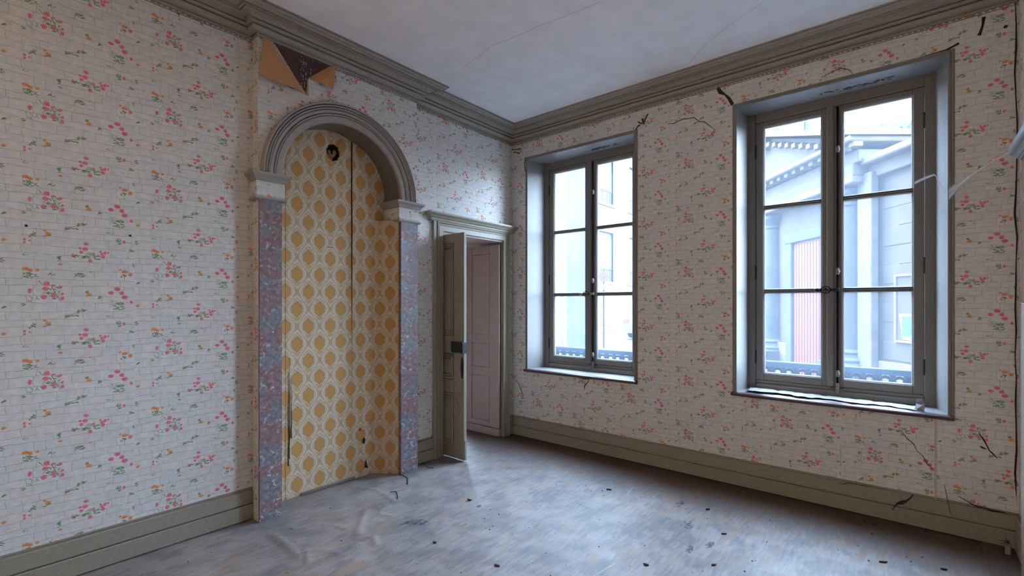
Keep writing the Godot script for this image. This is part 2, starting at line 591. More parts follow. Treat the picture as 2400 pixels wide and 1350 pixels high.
func materials() -> void:
	var soft := noise_tex(0.012, 0.945, 1.0, 3, 6, Color(1.0, 0.995, 0.985))
	var grime := noise_tex(0.05, 0.91, 1.0, 4, 6, Color(1.0, 0.985, 0.955))
	M.trim = worn(Color(0.64, 0.61, 0.56), grime, 1.1, 0.55)
	M.base = worn(Color(0.60, 0.575, 0.515), grime, 1.3, 0.6)
	M.door = worn(Color(0.62, 0.59, 0.52), grime, 1.0, 0.5)
	M.inner_door = worn(Color(0.73, 0.64, 0.605), soft, 0.9, 0.55)
	M.sash = worn(Color(0.51, 0.495, 0.48), grime, 1.7, 0.75)
	M.reveal = worn(Color(0.51, 0.50, 0.49), soft, 1.4, 0.45)
	M.architrave = worn(Color(0.52, 0.50, 0.47), grime, 2.0, 0.55)
	M.arch = worn(Color(0.64, 0.61, 0.575), soft, 2.0, 0.5)
	M.soffit = worn(Color(0.50, 0.46, 0.41), grime, 2.2, 0.7)
	M.ceiling = worn(Color(0.94, 0.925, 0.93), soft, 0.6, 0.9)
	M.plaster = worn(Color(0.72, 0.69, 0.65), soft, 1.0, 0.9)
	M.sill = worn(Color(0.50, 0.49, 0.49), grime, 2.5, 0.5)
	M.nosing = worn(Color(0.34, 0.22, 0.23), grime, 3.0, 0.35)
	M.kraft = worn(Color(0.80, 0.59, 0.40), soft, 5.0, 0.8)
	M.bare = worn(Color(0.43, 0.315, 0.295), noise_tex(0.03, 0.5, 1.0, 9, 5), 5.0, 0.8)
	M.fleck = mat(Color(0.70, 0.69, 0.70), 0.9)
	M.soot = mat(Color(0.19, 0.16, 0.15), 0.9)
	M.crack = mat(Color(0.30, 0.27, 0.26), 0.9)
	M.crack_pale = mat(Color(0.66, 0.65, 0.66), 0.9)
	M.shade_backing = mat(Color(0.07, 0.055, 0.045), 0.95)
	M.rubble = worn(Color(0.66, 0.45, 0.34), grime, 9.0, 0.9)
	M.iron = mat(Color(0.10, 0.10, 0.11), 0.5)
	M.brass = mat(Color(0.56, 0.47, 0.36), 0.4)
	M.brass.metallic = 0.5
	M.passage = mat(Color(0.82, 0.72, 0.67), 0.9)
	M.unseen_curtain = mat(Color(0.94, 0.78, 0.62), 0.9)
	M.unseen_curtain.backlight_enabled = true
	M.unseen_curtain.backlight = Color(1.0, 0.79, 0.58)  # tinted so the unseen opening lights the window wall warmly
	M.paper = worn(Color(0.60, 0.60, 0.60), soft, 6.0, 0.8)
	M.raw_wood = worn(Color(0.60, 0.36, 0.18), noise_tex(0.02, 0.6, 1.0, 21, 4), 3.0, 0.7)
	M.splinter = mat(Color(0.22, 0.18, 0.165), 0.9)
	M.burn = mat(Color(0.20, 0.13, 0.09), 0.8)
	M.border = mat(Color(0.42, 0.36, 0.33), 0.9)
	M.crease = mat(Color(0.76, 0.66, 0.50), 0.8)
	M.seam = worn(Color(0.80, 0.74, 0.68), soft, 3.0, 0.9)
	var pm := mat(Color.WHITE, 0.78)
	pm.albedo_texture = ImageTexture.create_from_image(wallpaper_image())
	M.wallpaper = pm
	var dm := mat(Color.WHITE, 0.75)
	dm.albedo_texture = ImageTexture.create_from_image(damask_image())
	M.damask = dm
	var mm := mat(Color.WHITE, 0.3)
	mm.albedo_texture = ImageTexture.create_from_image(marble_image())
	M.marble = mm
	var fm := mat(Color.WHITE, 0.55)
	fm.albedo_texture = ImageTexture.create_from_image(floor_image())
	M.floor = fm
	M.boards = worn(Color(0.36, 0.30, 0.26), grime, 2.0, 0.8)
	# dusty panes: mostly clear; thin scattering film, its blue tint paints the veiling glare
	var gm := StandardMaterial3D.new()
	gm.albedo_color = Color(0.74, 0.88, 1.0, 0.08)
	gm.transparency = BaseMaterial3D.TRANSPARENCY_ALPHA
	gm.roughness = 0.5
	gm.cull_mode = BaseMaterial3D.CULL_DISABLED
	gm.backlight_enabled = true
	gm.backlight = Color(0.9, 0.95, 1.0)
	M.pane = gm
	var wm := StandardMaterial3D.new()
	wm.albedo_color = Color(0.92, 0.93, 0.95)
	wm.vertex_color_use_as_albedo = true
	wm.transparency = BaseMaterial3D.TRANSPARENCY_ALPHA
	wm.roughness = 0.9
	wm.cull_mode = BaseMaterial3D.CULL_DISABLED
	wm.backlight_enabled = true
	wm.backlight = Color(0.8, 0.8, 0.8)
	M.web = wm
	# out of doors
	var stone := noise_tex(0.01, 0.8, 1.0, 41, 5)
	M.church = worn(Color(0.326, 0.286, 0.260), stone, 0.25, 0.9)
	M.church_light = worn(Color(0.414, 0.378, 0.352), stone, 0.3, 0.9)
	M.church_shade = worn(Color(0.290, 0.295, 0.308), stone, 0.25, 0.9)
	M.pink_door = mat(Color(0.396, 0.180, 0.270), 0.6)
	M.house_white = worn(Color(0.478, 0.478, 0.478), stone, 0.15, 0.9)
	M.house_cream = worn(Color(0.42, 0.325, 0.235), stone, 0.2, 0.9)
	M.house_pink = mat(Color(0.432, 0.368, 0.368), 0.9)
	M.shutter = mat(Color(0.288, 0.333, 0.378), 0.7)
	M.asphalt = worn(Color(0.317, 0.308, 0.317), stone, 0.4, 0.9)
	M.paving = worn(Color(0.370, 0.361, 0.361), stone, 0.5, 0.9)
	M.rail = mat(Color(0.10, 0.26, 0.40), 0.5)  # dark iron; blue of the veiling glare is put into the colour
	M.roof = mat(Color(0.45, 0.42, 0.42), 0.8)
	M.leaf = mat(Color(0.198, 0.288, 0.225), 0.9)
	M.leaf.backlight_enabled = true
	M.leaf.backlight = Color(0.3, 0.4, 0.25)
	M.bark = mat(Color(0.3, 0.25, 0.2), 0.9)
	M.sign_blue = mat(Color(0.14, 0.27, 0.50), 0.5)
	M.sign_red = mat(Color(0.72, 0.12, 0.16), 0.5)
	M.sign_white = mat(Color(0.468, 0.468, 0.468), 0.5)
	M.zinc = mat(Color(0.55, 0.57, 0.6), 0.5)
	M.car = mat(Color(0.36, 0.41, 0.47), 0.3)
	M.car_glass = mat(Color(0.08, 0.09, 0.1), 0.1)
	M.tyre = mat(Color(0.05, 0.05, 0.05), 0.8)
	M.neighbour = worn(Color(0.30, 0.31, 0.36), stone, 0.2, 0.9)

# ------------------------------------------------------------------ wallpaper

const ROLL := 0.53
const RISE := 0.465

func rect(a: float, b: float, y0: float, y1: float) -> PackedVector2Array:
	return PackedVector2Array([Vector2(a, y0), Vector2(b, y0), Vector2(b, y1), Vector2(a, y1)])

func paper(parent: Node, o: Vector3, s: Vector3, nrm: Vector3, poly: PackedVector2Array, holes: Array, left: float, rise_at: float) -> void:
	# one strip of wallpaper: a polygon of (along, height) on the wall, less the holes; its print is hung so that the bouquet sits at rise_at
	var list := [poly]
	for h in holes:
		var rest := []
		for p in list:
			for r in Geometry2D.clip_polygons(p, h):
				if not Geometry2D.is_polygon_clockwise(r): rest.append(r)
		list = rest
	var sh := Shape.new()
	for p in list:
		var ix := Geometry2D.triangulate_polygon(p)
		for k in range(0, ix.size(), 3):
			var q := []
			var w := []
			for m in 3:
				var g: Vector2 = p[ix[k + m]]
				q.append(o + s * g.x + Vector3(0, g.y, 0) + nrm * 0.002)
				w.append(Vector2((g.x - left) / ROLL, (rise_at + 0.25 * RISE - g.y) / RISE))
			if (q[1] - q[0]).cross(q[2] - q[0]).dot(nrm) > 0: sh.tri(q[0], q[1], q[2], w[0], w[1], w[2])
			else: sh.tri(q[0], q[2], q[1], w[0], w[2], w[1])
		for k in p.size():   # the cut edge
			var a: Vector2 = p[k]
			var b: Vector2 = p[(k + 1) % p.size()]
			var qa := o + s * a.x + Vector3(0, a.y, 0)
			var qb := o + s * b.x + Vector3(0, b.y, 0)
			var u := Vector2((a.x - left) / ROLL, (rise_at + 0.25 * RISE - a.y) / RISE)
			sh.quad(qa, qb, qb + nrm * 0.002, qa + nrm * 0.002, u, u, u, u)
	if sh.v.size(): put("wallpaper_strip", sh, M.wallpaper, parent)

func strip_of(pts: Array, w: float, nrm: Vector3, lift := 0.003) -> Shape:
	# a thin uneven crack or smear that follows points on a wall
	var sh := Shape.new()
	var L := []
	for i in pts.size():
		var d: Vector3 = (pts[mini(i + 1, pts.size() - 1)] - pts[maxi(i - 1, 0)]).normalized()
		var sd := d.cross(nrm).normalized()
		var ww := w * rng.randf_range(0.5, 1.3) * (0.35 if i == 0 or i == pts.size() - 1 else 1.0)
		L.append([pts[i] + sd * ww, pts[i] - sd * ww])
	for i in L.size() - 1:
		var up := nrm * lift
		sh.quad(L[i][0] + up, L[i + 1][0] + up, L[i + 1][1] + up, L[i][1] + up)
		sh.quad(L[i][0], L[i + 1][0], L[i + 1][0] + up, L[i][0] + up)
		sh.quad(L[i + 1][1], L[i][1], L[i][1] + up, L[i + 1][1] + up)
	return sh

func on_front(list: Array, z := 0.002) -> Array:
	var r := []
	for k in list: r.append(Vector3(k[0], k[1], z))
	return r

func patch(list: Array, nrm: Vector3, ragged := 0.012, lift := 0.003) -> Shape:
	# a ragged flat spot on the window wall, round the given (x, y) spine
	var sh := Shape.new()
	var up := PackedVector2Array()
	var down := PackedVector2Array()
	for i in list.size():
		var p := Vector2(list[i][0], list[i][1])
		var a := Vector2(list[maxi(i - 1, 0)][0], list[maxi(i - 1, 0)][1])
		var b := Vector2(list[mini(i + 1, list.size() - 1)][0], list[mini(i + 1, list.size() - 1)][1])
		var sd := (b - a).normalized().orthogonal()
		up.append(p + sd * ragged * rng.randf_range(0.4, 1.5))
		down.append(p - sd * ragged * rng.randf_range(0.4, 1.5))
	down.reverse()
	up.append_array(down)
	sh.prism(up, Vector3(0, 0, 0.001), Vector3.RIGHT, Vector3.UP, nrm * lift)
	return sh

# ------------------------------------------------------------------ the room

func ridge_height(x: float, z: float) -> float:
	var h := 0.0
	for r in RIDGES:
		var pts: Array = r[0]
		for i in pts.size() - 1:
			var a: Vector2 = pts[i]
			var b: Vector2 = pts[i + 1]
			var p := Vector2(x, z)
			var f := clampf((p - a).dot(b - a) / (b - a).length_squared(), 0, 1)
			var d := p.distance_to(a.lerp(b, f))
			h = maxf(h, 0.55 * r[2] * exp(-d * d / (r[1] * r[1])))
	return h

const RIDGES := [
	[[Vector2(0.10, 1.985), Vector2(0.221, 1.925), Vector2(0.485, 1.957)], 0.022, 0.014],
	[[Vector2(0.501, 2.19), Vector2(0.617, 2.297), Vector2(0.742, 2.407)], 0.026, 0.018],
	[[Vector2(0.515, 2.105), Vector2(0.5, 2.023), Vector2(0.615, 2.156), Vector2(0.699, 2.128)], 0.02, 0.014],
	[[Vector2(0.361, 2.764), Vector2(0.599, 2.767), Vector2(0.732, 2.78)], 0.028, 0.022],
	[[Vector2(0.732, 2.78), Vector2(0.691, 2.722), Vector2(0.818, 2.767)], 0.022, 0.018],
	[[Vector2(0.805, 2.44), Vector2(0.857, 2.368), Vector2(0.945, 2.411)], 0.022, 0.016],
	[[Vector2(0.416, 2.513), Vector2(0.514, 2.447), Vector2(0.632, 2.425)], 0.02, 0.012],
	[[Vector2(0.778, 2.649), Vector2(0.899, 2.61), Vector2(0.866, 2.478)], 0.022, 0.015],
	[[Vector2(1.322, 1.333), Vector2(1.455, 1.142), Vector2(1.48, 0.945)], 0.02, 0.005]]

func build_floor() -> void:
	var o := thing("floor", "worn dusty grey sheet flooring with wrinkles near the niche", "floor", Vector3.ZERO, 0, "", "structure")
	var sh := Shape.new()
	var f := FastNoiseLite.new()
	f.seed = 77
	f.frequency = 1.3
	var nx := 230
	var nz := 300
	var x0 := -2.5
	var xs := PackedFloat32Array()
	xs.append(-2.5)
	for i in nx: xs.append(-0.36 + (RW + 0.36) * i / (nx - 1))
	var zs := PackedFloat32Array()
	for j in nz: zs.append(-0.05 + 3.75 * j / (nz - 1))
	zs.append(6.6)
	var hs := []
	for j in zs.size():
		var row := PackedFloat32Array()
		for i in xs.size():
			row.append(ridge_height(xs[i], zs[j]) + 0.0022 * (f.get_noise_2d(xs[i], zs[j]) - 0.3))
		hs.append(row)
	for j in zs.size() - 1:
		for i in xs.size() - 1:
			var q := []
			var nn := []
			var uv := []
			for w in [[i, j], [i, j + 1], [i + 1, j + 1], [i + 1, j]]:
				var a: int = w[0]
				var b: int = w[1]
				q.append(Vector3(xs[a], hs[b][a], zs[b]))
				uv.append(Vector2(absf(xs[a]) / 4.0, (3.6 - absf(3.6 - zs[b])) / 3.64))
				var ax := maxi(a - 1, 0)
				var bx := mini(a + 1, xs.size() - 1)
				var az := maxi(b - 1, 0)
				var bz := mini(b + 1, zs.size() - 1)
				nn.append(Vector3(-(hs[b][bx] - hs[b][ax]) / (xs[bx] - xs[ax]), 1, -(hs[bz][a] - hs[az][a]) / (zs[bz] - zs[az])).normalized())
			sh.quad_n(q, nn, uv)
	put("sheet_flooring", sh, M.floor, o)
	boxes("subfloor", [[Vector3(-2.7, -0.3, -0.6), Vector3(4.3, -0.012, 6.9)]], M.boards, o)
	boxes("floorboard", [[Vector3(3.755, -0.004, 0.03), Vector3(3.845, 0.005, 3.4)]], M.boards, o, 0.002)

func build_shell() -> void:
	var c := thing("ceiling", "plain off-white plaster ceiling with two fine cracks", "ceiling", Vector3.ZERO, 0, "", "structure")
	boxes("plaster", [[Vector3(-0.35, CEIL, -0.5), Vector3(4.3, CEIL + 0.3, 6.7)], [Vector3(-2.7, CEIL, -0.6), Vector3(-0.35, CEIL + 0.3, 2.8)]], M.ceiling, c)
	var ca := []
	for k in [[0.518, 1.335], [0.65, 1.38], [0.786, 1.408], [0.9, 1.43], [1.023, 1.466], [1.157, 1.451], [1.325, 1.437], [1.442, 1.44], [1.67, 1.413], [1.912, 1.396]]:
		ca.append(Vector3(k[0], CEIL, k[1]))
	put("crack", strip_of(ca, 0.0009, Vector3.DOWN, 0.001), M.crack_pale, c)
	var cb := []
	for k in [[2.05, 0.25], [2.108, 0.298], [2.245, 0.44], [2.402, 0.56], [2.564, 0.65], [2.724, 0.736]]:
		cb.append(Vector3(k[0], CEIL, k[1]))
	put("crack", strip_of(cb, 0.0008, Vector3.DOWN, 0.001), M.crack_pale, c)

	# the long wall, with the doorway and the recess behind the niche
	var L := thing("wall_left", "long wall papered with pink flowers over printed stonework", "wall", Vector3.ZERO, 0, "", "structure")
	boxes("plaster", [
		[Vector3(-0.35, 0, Z0), Vector3(0, CEIL + 0.1, 4.5)], [Vector3(-0.35, 0, 6.4), Vector3(0, CEIL + 0.1, 6.6)], [Vector3(-0.35, 0, 4.5), Vector3(0, 0.6, 6.4)], [Vector3(-0.35, 3.1, 4.5), Vector3(0, CEIL + 0.1, 6.4)], [Vector3(-0.35, 0, Z1), Vector3(-0.165, CEIL + 0.1, Z0)],
		[Vector3(-0.35, 0, 1.037), Vector3(0, CEIL + 0.1, Z1)], [Vector3(-0.35, 2.15, 0.163), Vector3(0, CEIL + 0.1, 1.037)],
		[Vector3(-0.35, 0, -0.5), Vector3(0, CEIL + 0.1, 0.163)]], M.plaster, L)
	var s := Vector3(0, 0, -1)
	var e := Vector3(1, 0, 0)
	# unseen opening behind the viewer, placed to warm the window wall, its curtain drawn
	var cu := Shape.new()
	for k in 48:
		var za := 4.4 + 2.1 * k / 48.0
		var zb := 4.4 + 2.1 * (k + 1) / 48.0
		var xa := -0.06 + 0.015 * sin(k * 1.3)
		var xb := -0.06 + 0.015 * sin((k + 1) * 1.3)
		cu.quad(Vector3(xa, 0.61, za), Vector3(xb, 0.61, zb), Vector3(xb, 3.09, zb), Vector3(xa, 3.09, za))
	put("unseen_curtain", cu, M.unseen_curtain, L, "thin cream curtain placed out of view to warm the window wall")
	var top := 3.275
	for k in [[4.445, 3.915, 2.83], [3.915, 3.385, 2.91], [3.385, 2.855, 3.047], [2.855, Z0, 3.105]]:
		paper(L, Vector3.ZERO, s, e, rect(-k[0], -k[1], 0.19, top), [], -k[0], k[2])
	var door := rect(-1.06, -0.14, -0.1, 2.18)
	for k in [[Z1, 1.188, 2.768, 1.644], [1.188, 0.658, 2.759, 1.188], [0.658, 0.128, 2.795, 0.658], [0.128, 0.002, 2.70, 0.128]]:
		paper(L, Vector3.ZERO, s, e, rect(-k[0], -k[1], 0.19, top), [door], -k[3], k[2])

	# the chimney breast that stands proud of it
	var B := thing("wall_chimney_breast", "shallow papered chimney breast around the arched niche", "wall", Vector3.ZERO, 0, "", "structure")
	var bs := Shape.new()
	bs.box(Vector3(-0.165, 0, AZ + AR), Vector3(BX, AY, Z0))
	bs.box(Vector3(-0.165, 0, Z1), Vector3(BX, AY, AZ - AR))
	var arch := PackedVector2Array([Vector2(Z0, AY), Vector2(Z0, CEIL + 0.05), Vector2(Z1, CEIL + 0.05), Vector2(Z1, AY)])
	var cut := PackedVector2Array()
	for k in 49:
		var an := PI * k / 48
		arch.append(Vector2(AZ - AR * cos(an), AY + AR * sin(an)))
		cut.append(Vector2(-(AZ - (AR + 0.06) * cos(an)), AY + (AR + 0.06) * sin(an)))
	bs.prism(arch, Vector3(-0.165, 0, 0), Vector3(0, 0, 1), Vector3.UP, Vector3(BX + 0.165, 0, 0))
	put("plaster", bs, M.soffit, B)
	cut.append(Vector2(-(AZ + AR), -0.5))
	cut.append(Vector2(-(AZ - AR), -0.5))
	if Geometry2D.is_polygon_clockwise(cut): cut.reverse()
	var torn := PackedVector2Array([Vector2(-2.708, 3.32), Vector2(-2.42, 2.965), Vector2(-2.404, 3.083), Vector2(-2.185, 3.285), Vector2(-2.185, 3.32)])
	if Geometry2D.is_polygon_clockwise(torn): torn.reverse()
	for k in [[Z0, 2.405, 3.105, 2.765], [2.405, 1.875, 2.995, 2.405], [1.875, Z1, 3.11, 1.875]]:
		paper(B, Vector3(BX, 0, 0), s, e, rect(-k[0], -k[1], 0.0, 3.3), [cut, torn], -k[3], k[2])
	paper(B, Vector3(0, 0, Z0), e, Vector3(0, 0, 1), rect(0, BX, 0.0, 3.3), [], -0.11, 3.105)
	paper(B, Vector3(BX, 0, Z1), -e, Vector3(0, 0, -1), rect(0, BX, 0.0, 3.3), [], -0.458, 3.11)
	# bare dark plaster where the paper has come away
	var dark := Shape.new()
	dark.prism(PackedVector2Array([Vector2(2.71, 3.33), Vector2(2.415, 2.96), Vector2(2.395, 3.08), Vector2(2.17, 3.29), Vector2(2.17, 3.33)]), Vector3(BX, 0, 0), Vector3(0, 0, 1), Vector3.UP, Vector3(0.0012, 0, 0))
	put("bare_patch", dark, M.bare, B, "dark bare plaster left by the torn paper")
	var fl := Shape.new()
	for k in 44:
		var z := 2.44 + rng.randf_range(-0.025, 0.02) * (1.0 + 2.0 * rng.randf() * float(k % 3 == 0))
		var y := rng.randf_range(3.0, 3.22)
		if k % 3 == 0: z -= rng.randf() * 0.1
		var a := rng.randf_range(0.0013, 0.0027)
		fl.box(Vector3(BX + 0.001, y, z - a), Vector3(BX + 0.004, y + a * rng.randf_range(2, 7), z + a), 0.0005)
	var flm := put("plaster_fleck", fl, M.fleck, B)
	flm.set_meta("kind", "stuff")

	# the window wall
	var F := thing("wall_front", "window wall papered with pink flowers over printed stonework", "wall", Vector3.ZERO, 0, "", "structure")
	var fb := []
	for w in [[-0.5, 0.0, 0.205, 1.495, 0.30, 1.42, 2.345, 3.625, 2.42, 3.53]]:
		# inner leaf with full openings, outer leaf with tighter ones
		for k in [[-0.30, 0.0, 0.205, 1.495, 2.34, 3.63, 0.72, 3.05], [-0.5, -0.30, 0.31, 1.43, 2.41, 3.53, 0.80, 2.975]]:
			fb.append([Vector3(-0.35, 0, k[0]), Vector3(k[2], CEIL + 0.1, k[1])])
			fb.append([Vector3(k[3], 0, k[0]), Vector3(k[4], CEIL + 0.1, k[1])])
			fb.append([Vector3(k[5], 0, k[0]), Vector3(4.3, CEIL + 0.1, k[1])])
			for m in [2, 4]:
				fb.append([Vector3(k[m], 0, k[0]), Vector3(k[m + 1], k[6], k[1])])
				fb.append([Vector3(k[m], k[7], k[0]), Vector3(k[m + 1], CEIL + 0.1, k[1])])
	boxes("plaster", fb, M.plaster, F)
	var w1 := rect(0.21, 1.49, 0.735, 3.045)
	var w2 := rect(2.345, 3.622, 0.735, 3.05)
	var fx := Vector3(1, 0, 0)
	var fn := Vector3(0, 0, 1)
	for k in [[0.002, 0.195, 2.30, -0.335], [0.195, 0.725, 2.25, 0.195], [0.725, 1.255, 2.09, 0.725], [1.255, 1.785, 1.97, 1.255], [1.785, 2.315, 1.722, 1.785]]:
		paper(F, Vector3.ZERO, fx, fn, rect(k[0], k[1], 0.19, top), [w1, w2], k[3], k[2])
	for k in [[2.315, 2.52, 1.60], [2.52, 3.05, 1.02], [3.05, 3.555, 0.88], [3.555, RW, 1.12]]:   # hung separately below the sill
		paper(F, Vector3.ZERO, fx, fn, rect(k[0], k[1], 0.19, 0.735), [], k[0] if k[0] > 2.4 else 2.315, k[2])
	for k in [[2.315, 2.845, 1.60], [2.845, 3.375, 1.75], [3.375, 3.905, 1.855], [3.905, RW, 1.80]]:
		paper(F, Vector3.ZERO, fx, fn, rect(k[0], k[1], 0.735, top), [w2], k[0], k[2])
	# seams that have opened
	boxes("paper_edge", [[Vector3(3.546, 0.20, 0.002), Vector3(3.556, 0.71, 0.006)]], M.seam, F, 0.001)
	boxes("paper_edge", [[Vector3(3.045, 0.30, 0.002), Vector3(3.052, 0.45, 0.004)]], M.seam, F, 0.001)
	for k in [[[1.485, 3.055], [1.505, 3.085], [1.53, 3.095]], [[1.515, 3.13], [1.54, 3.11], [1.57, 3.10], [1.59, 3.15], [1.607, 3.178]], [[1.555, 3.15], [1.565, 3.115]]]:
		put("soot_mark", patch(k, fn, 0.007), M.soot, F)
	put("soot_mark", patch([[2.21, 3.235], [2.235, 3.195], [2.273, 3.163], [2.30, 3.12], [2.33, 3.065]], fn, 0.014), M.burn, F)
	put("soot_mark", patch([[3.40, 3.053], [3.50, 3.058], [3.60, 3.066], [3.64, 3.08], [3.66, 3.088]], fn, 0.006), M.soot, F)
	put("soot_mark", patch([[3.772, 3.21], [3.768, 3.16], [3.752, 3.115], [3.748, 3.105]], fn, 0.007), M.soot, F)
	put("soot_mark", patch([[3.855, 3.112], [3.862, 3.117], [3.872, 3.115]], fn, 0.007), M.soot, F)
	put("soot_mark", patch([[0.004, 3.20], [0.03, 3.185], [0.07, 3.18], [0.123, 3.178]], fn, 0.007), M.soot, F)
	put("soot_mark", patch([[0.02, 3.155], [0.06, 3.15], [0.111, 3.127]], fn, 0.006), M.soot, F)
	put("soot_mark", patch([[0.196, 3.07], [0.18, 3.0], [0.186, 2.95], [0.20, 2.88], [0.205, 2.80]], fn, 0.004), M.soot, F)
	put("crack", strip_of(on_front([[1.8, 3.046], [1.84, 3.03], [1.887, 3.043], [1.93, 3.05], [1.979, 3.042], [2.02, 3.04], [2.068, 2.994], [2.11, 2.98], [2.172, 2.915], [2.192, 2.896], [2.155, 2.856]]), 0.0035, fn), M.crack, F)
	put("crack", strip_of(on_front([[0.88, 0.722], [0.93, 0.712], [1.0, 0.712], [0.978, 0.675], [0.944, 0.638], [0.949, 0.604]]), 0.006, fn), M.crack, F)
	put("crack", strip_of(on_front([[2.93, 3.10], [3.05, 3.13], [3.10, 3.10], [3.12, 3.06]]), 0.0025, fn), M.crack, F)
	put("crack", strip_of(on_front([[3.75, 0.66], [3.769, 0.625], [3.785, 0.588], [3.793, 0.564], [3.81, 0.545], [3.83, 0.52]]), 0.0035, fn), M.soot, F)
	put("crack", strip_of(on_front([[3.752, 0.582], [3.765, 0.574], [3.782, 0.567]]), 0.005, fn), M.soot, F)
	put("crack", strip_of(on_front([[0.05, 0.62], [0.11, 0.56], [0.15, 0.47], [0.17, 0.42]]), 0.003, fn), M.crack, F)
	put("crack", strip_of(on_front([[3.39, 0.60], [3.41, 0.565], [3.445, 0.535], [3.46, 0.495], [3.49, 0.465], [3.51, 0.42], [3.535, 0.395]]), 0.0022, fn), M.crack, F)
	put("crack", strip_of(on_front([[3.48, 0.76], [3.55, 0.735], [3.62, 0.71]]), 0.002, fn), M.crack, F)
	var cor := []
	for k in 22: cor.append(Vector3(RW - 0.008 - 0.012 * rng.randf(), 3.25 - k * 0.14, 0.004))
	put("crack", strip_of(cor, 0.0035, fn), M.soot, F)

	var R := thing("wall_right", "papered wall at the right edge, mostly out of view", "wall", Vector3.ZERO, 0, "", "structure")
	boxes("plaster", [[Vector3(RW, 0, -0.5), Vector3(4.3, CEIL + 0.1, 6.9)]], M.plaster, R)
	paper(R, Vector3(RW, 0, 0), Vector3(0, 0, 1), Vector3(-1, 0, 0), rect(0.002, 0.36, 0.19, top), [], -0.1, 1.9)
	paper(R, Vector3(RW, 0, 0), Vector3(0, 0, 1), Vector3(-1, 0, 0), rect(1.5, 6.5, 0.19, top), [], 1.5, 1.9)
	# the end behind the camera, 
	var K := thing("wall_back", "plain plastered wall behind the viewer, out of view", "wall", Vector3.ZERO, 0, "", "structure")
	boxes("plaster", [[Vector3(-0.35, 0, 6.5), Vector3(4.3, CEIL + 0.1, 6.7)]], M.plaster, K)
	# passage behind the doorway; unseen opening and pink plaster light its far leaf
	var P := thing("wall_passage", "dim plastered passage seen through the half-open door", "wall", Vector3.ZERO, 0, "", "structure")
	boxes("plaster", [[Vector3(-2.7, 0, -0.6), Vector3(-2.5, CEIL + 0.1, 2.8)], [Vector3(-2.5, 0, -0.6), Vector3(-2.0, CEIL + 0.1, -0.4)], [Vector3(-1.0, 0, -0.6), Vector3(-0.35, CEIL + 0.1, -0.4)], [Vector3(-2.0, 0, -0.6), Vector3(-1.0, 0.8, -0.4)], [Vector3(-2.0, 2.0, -0.6), Vector3(-1.0, CEIL + 0.1, -0.4)], [Vector3(-2.5, 0, 2.6), Vector3(-0.35, CEIL + 0.1, 2.8)]], M.passage, P)

	# cornice
	var prof := [Vector2(0, 3.243), Vector2(0.012, 3.243), Vector2(0.012, 3.257), Vector2(0.006, 3.258), Vector2(0.006, 3.262), Vector2(0.020, 3.262)]
	for k in 9: prof.append(Vector2(0.022 + 0.030 * sin(PI / 2 * k / 8), 3.264 + 0.026 * (1.0 - cos(PI / 2 * k / 8))))
	prof.append_array([Vector2(0.050, 3.291), Vector2(0.034, 3.292), Vector2(0.034, 3.298), Vector2(0.060, 3.298)])
	for k in 9: prof.append(Vector2(0.060 + 0.013 * sin(PI * k / 8), 3.299 + 0.009 * (1.0 - cos(PI * k / 8))))
	prof.append_array([Vector2(0.056, 3.318), Vector2(0.056, 3.322), Vector2(0.066, 3.322), Vector2(0.068, 3.325)])
	for k in 9: prof.append(Vector2(0.070 + 0.050 * (1.0 - cos(PI / 2 * k / 8)), 3.325 + 0.020 * sin(PI / 2 * k / 8)))
	prof.append_array([Vector2(0.122, 3.345), Vector2(0.122, 3.358), Vector2(0.130, 3.358), Vector2(0.130, 3.345), Vector2(0.144, 3.345), Vector2(0.144, 3.360), Vector2(0.151, 3.360), Vector2(0.151, 3.350), Vector2(0.158, 3.350)])
	for k in 9:
		var f := k / 8.0
		prof.append(Vector2(0.158 + 0.038 * f, 3.351 + 0.020 * f + 0.006 * sin(TAU * f)))
	prof.append_array([Vector2(0.192, 3.371), Vector2(0.192, 3.376), Vector2(0.203, 3.376), Vector2(0.203, CEIL), Vector2(0, CEIL)])
	var tl := tag(Node3D.new(), "grey-green moulded plaster cornice along the left wall and chimney breast", "cornice", "", "structure")
	tl.name = "trim_1"
	add_child(tl)
	var cs := Shape.new()
	cs.sweep(prof, [Vector3(0, 0, 6.5), Vector3(0, 0, Z0), Vector3(BX, 0, Z0), Vector3(BX, 0, Z1), Vector3(0, 0, Z1), Vector3(0, 0, 0), Vector3(0.001, 0, 0)], Vector3.UP, false, false)
	put("moulding", cs, M.trim, tl)
	cs = Shape.new()
	cs.sweep(prof, [Vector3(0, 0, 0.001), Vector3(0, 0, 0), Vector3(RW, 0, 0), Vector3(RW, 0, 0.001)], Vector3.UP, false, false)
	tag(put("trim_2", cs, M.trim), "grey-green moulded plaster cornice above the two windows", "cornice", "", "structure")
	cs = Shape.new()
	cs.sweep(prof, [Vector3(RW - 0.001, 0, 0), Vector3(RW, 0, 0), Vector3(RW, 0, 6.5)], Vector3.UP, false, false)
	tag(put("trim_3", cs, M.trim), "grey-green moulded plaster cornice on the right wall", "cornice", "", "structure")
	# the narrow border pasted just under the cornice
	for k in [[L, [Vector3(0.001, 0, 4.4), Vector3(0.001, 0, Z0)]], [B, [Vector3(BX + 0.001, 0, Z0), Vector3(BX + 0.001, 0, Z1)]], [L, [Vector3(0.001, 0, Z1), Vector3(0.001, 0, 0.0)]], [F, [Vector3(0, 0, 0.001), Vector3(RW, 0, 0.001)]]]:
		var bo := Shape.new()
		bo.sweep([Vector2(0, 3.228), Vector2(0.004, 3.228), Vector2(0.004, 3.2305), Vector2(0, 3.2305)], k[1], Vector3.UP)
		var a: Vector3 = k[1][0]
		var b: Vector3 = k[1][1]
		var nn := int(a.distance_to(b) / 0.03)
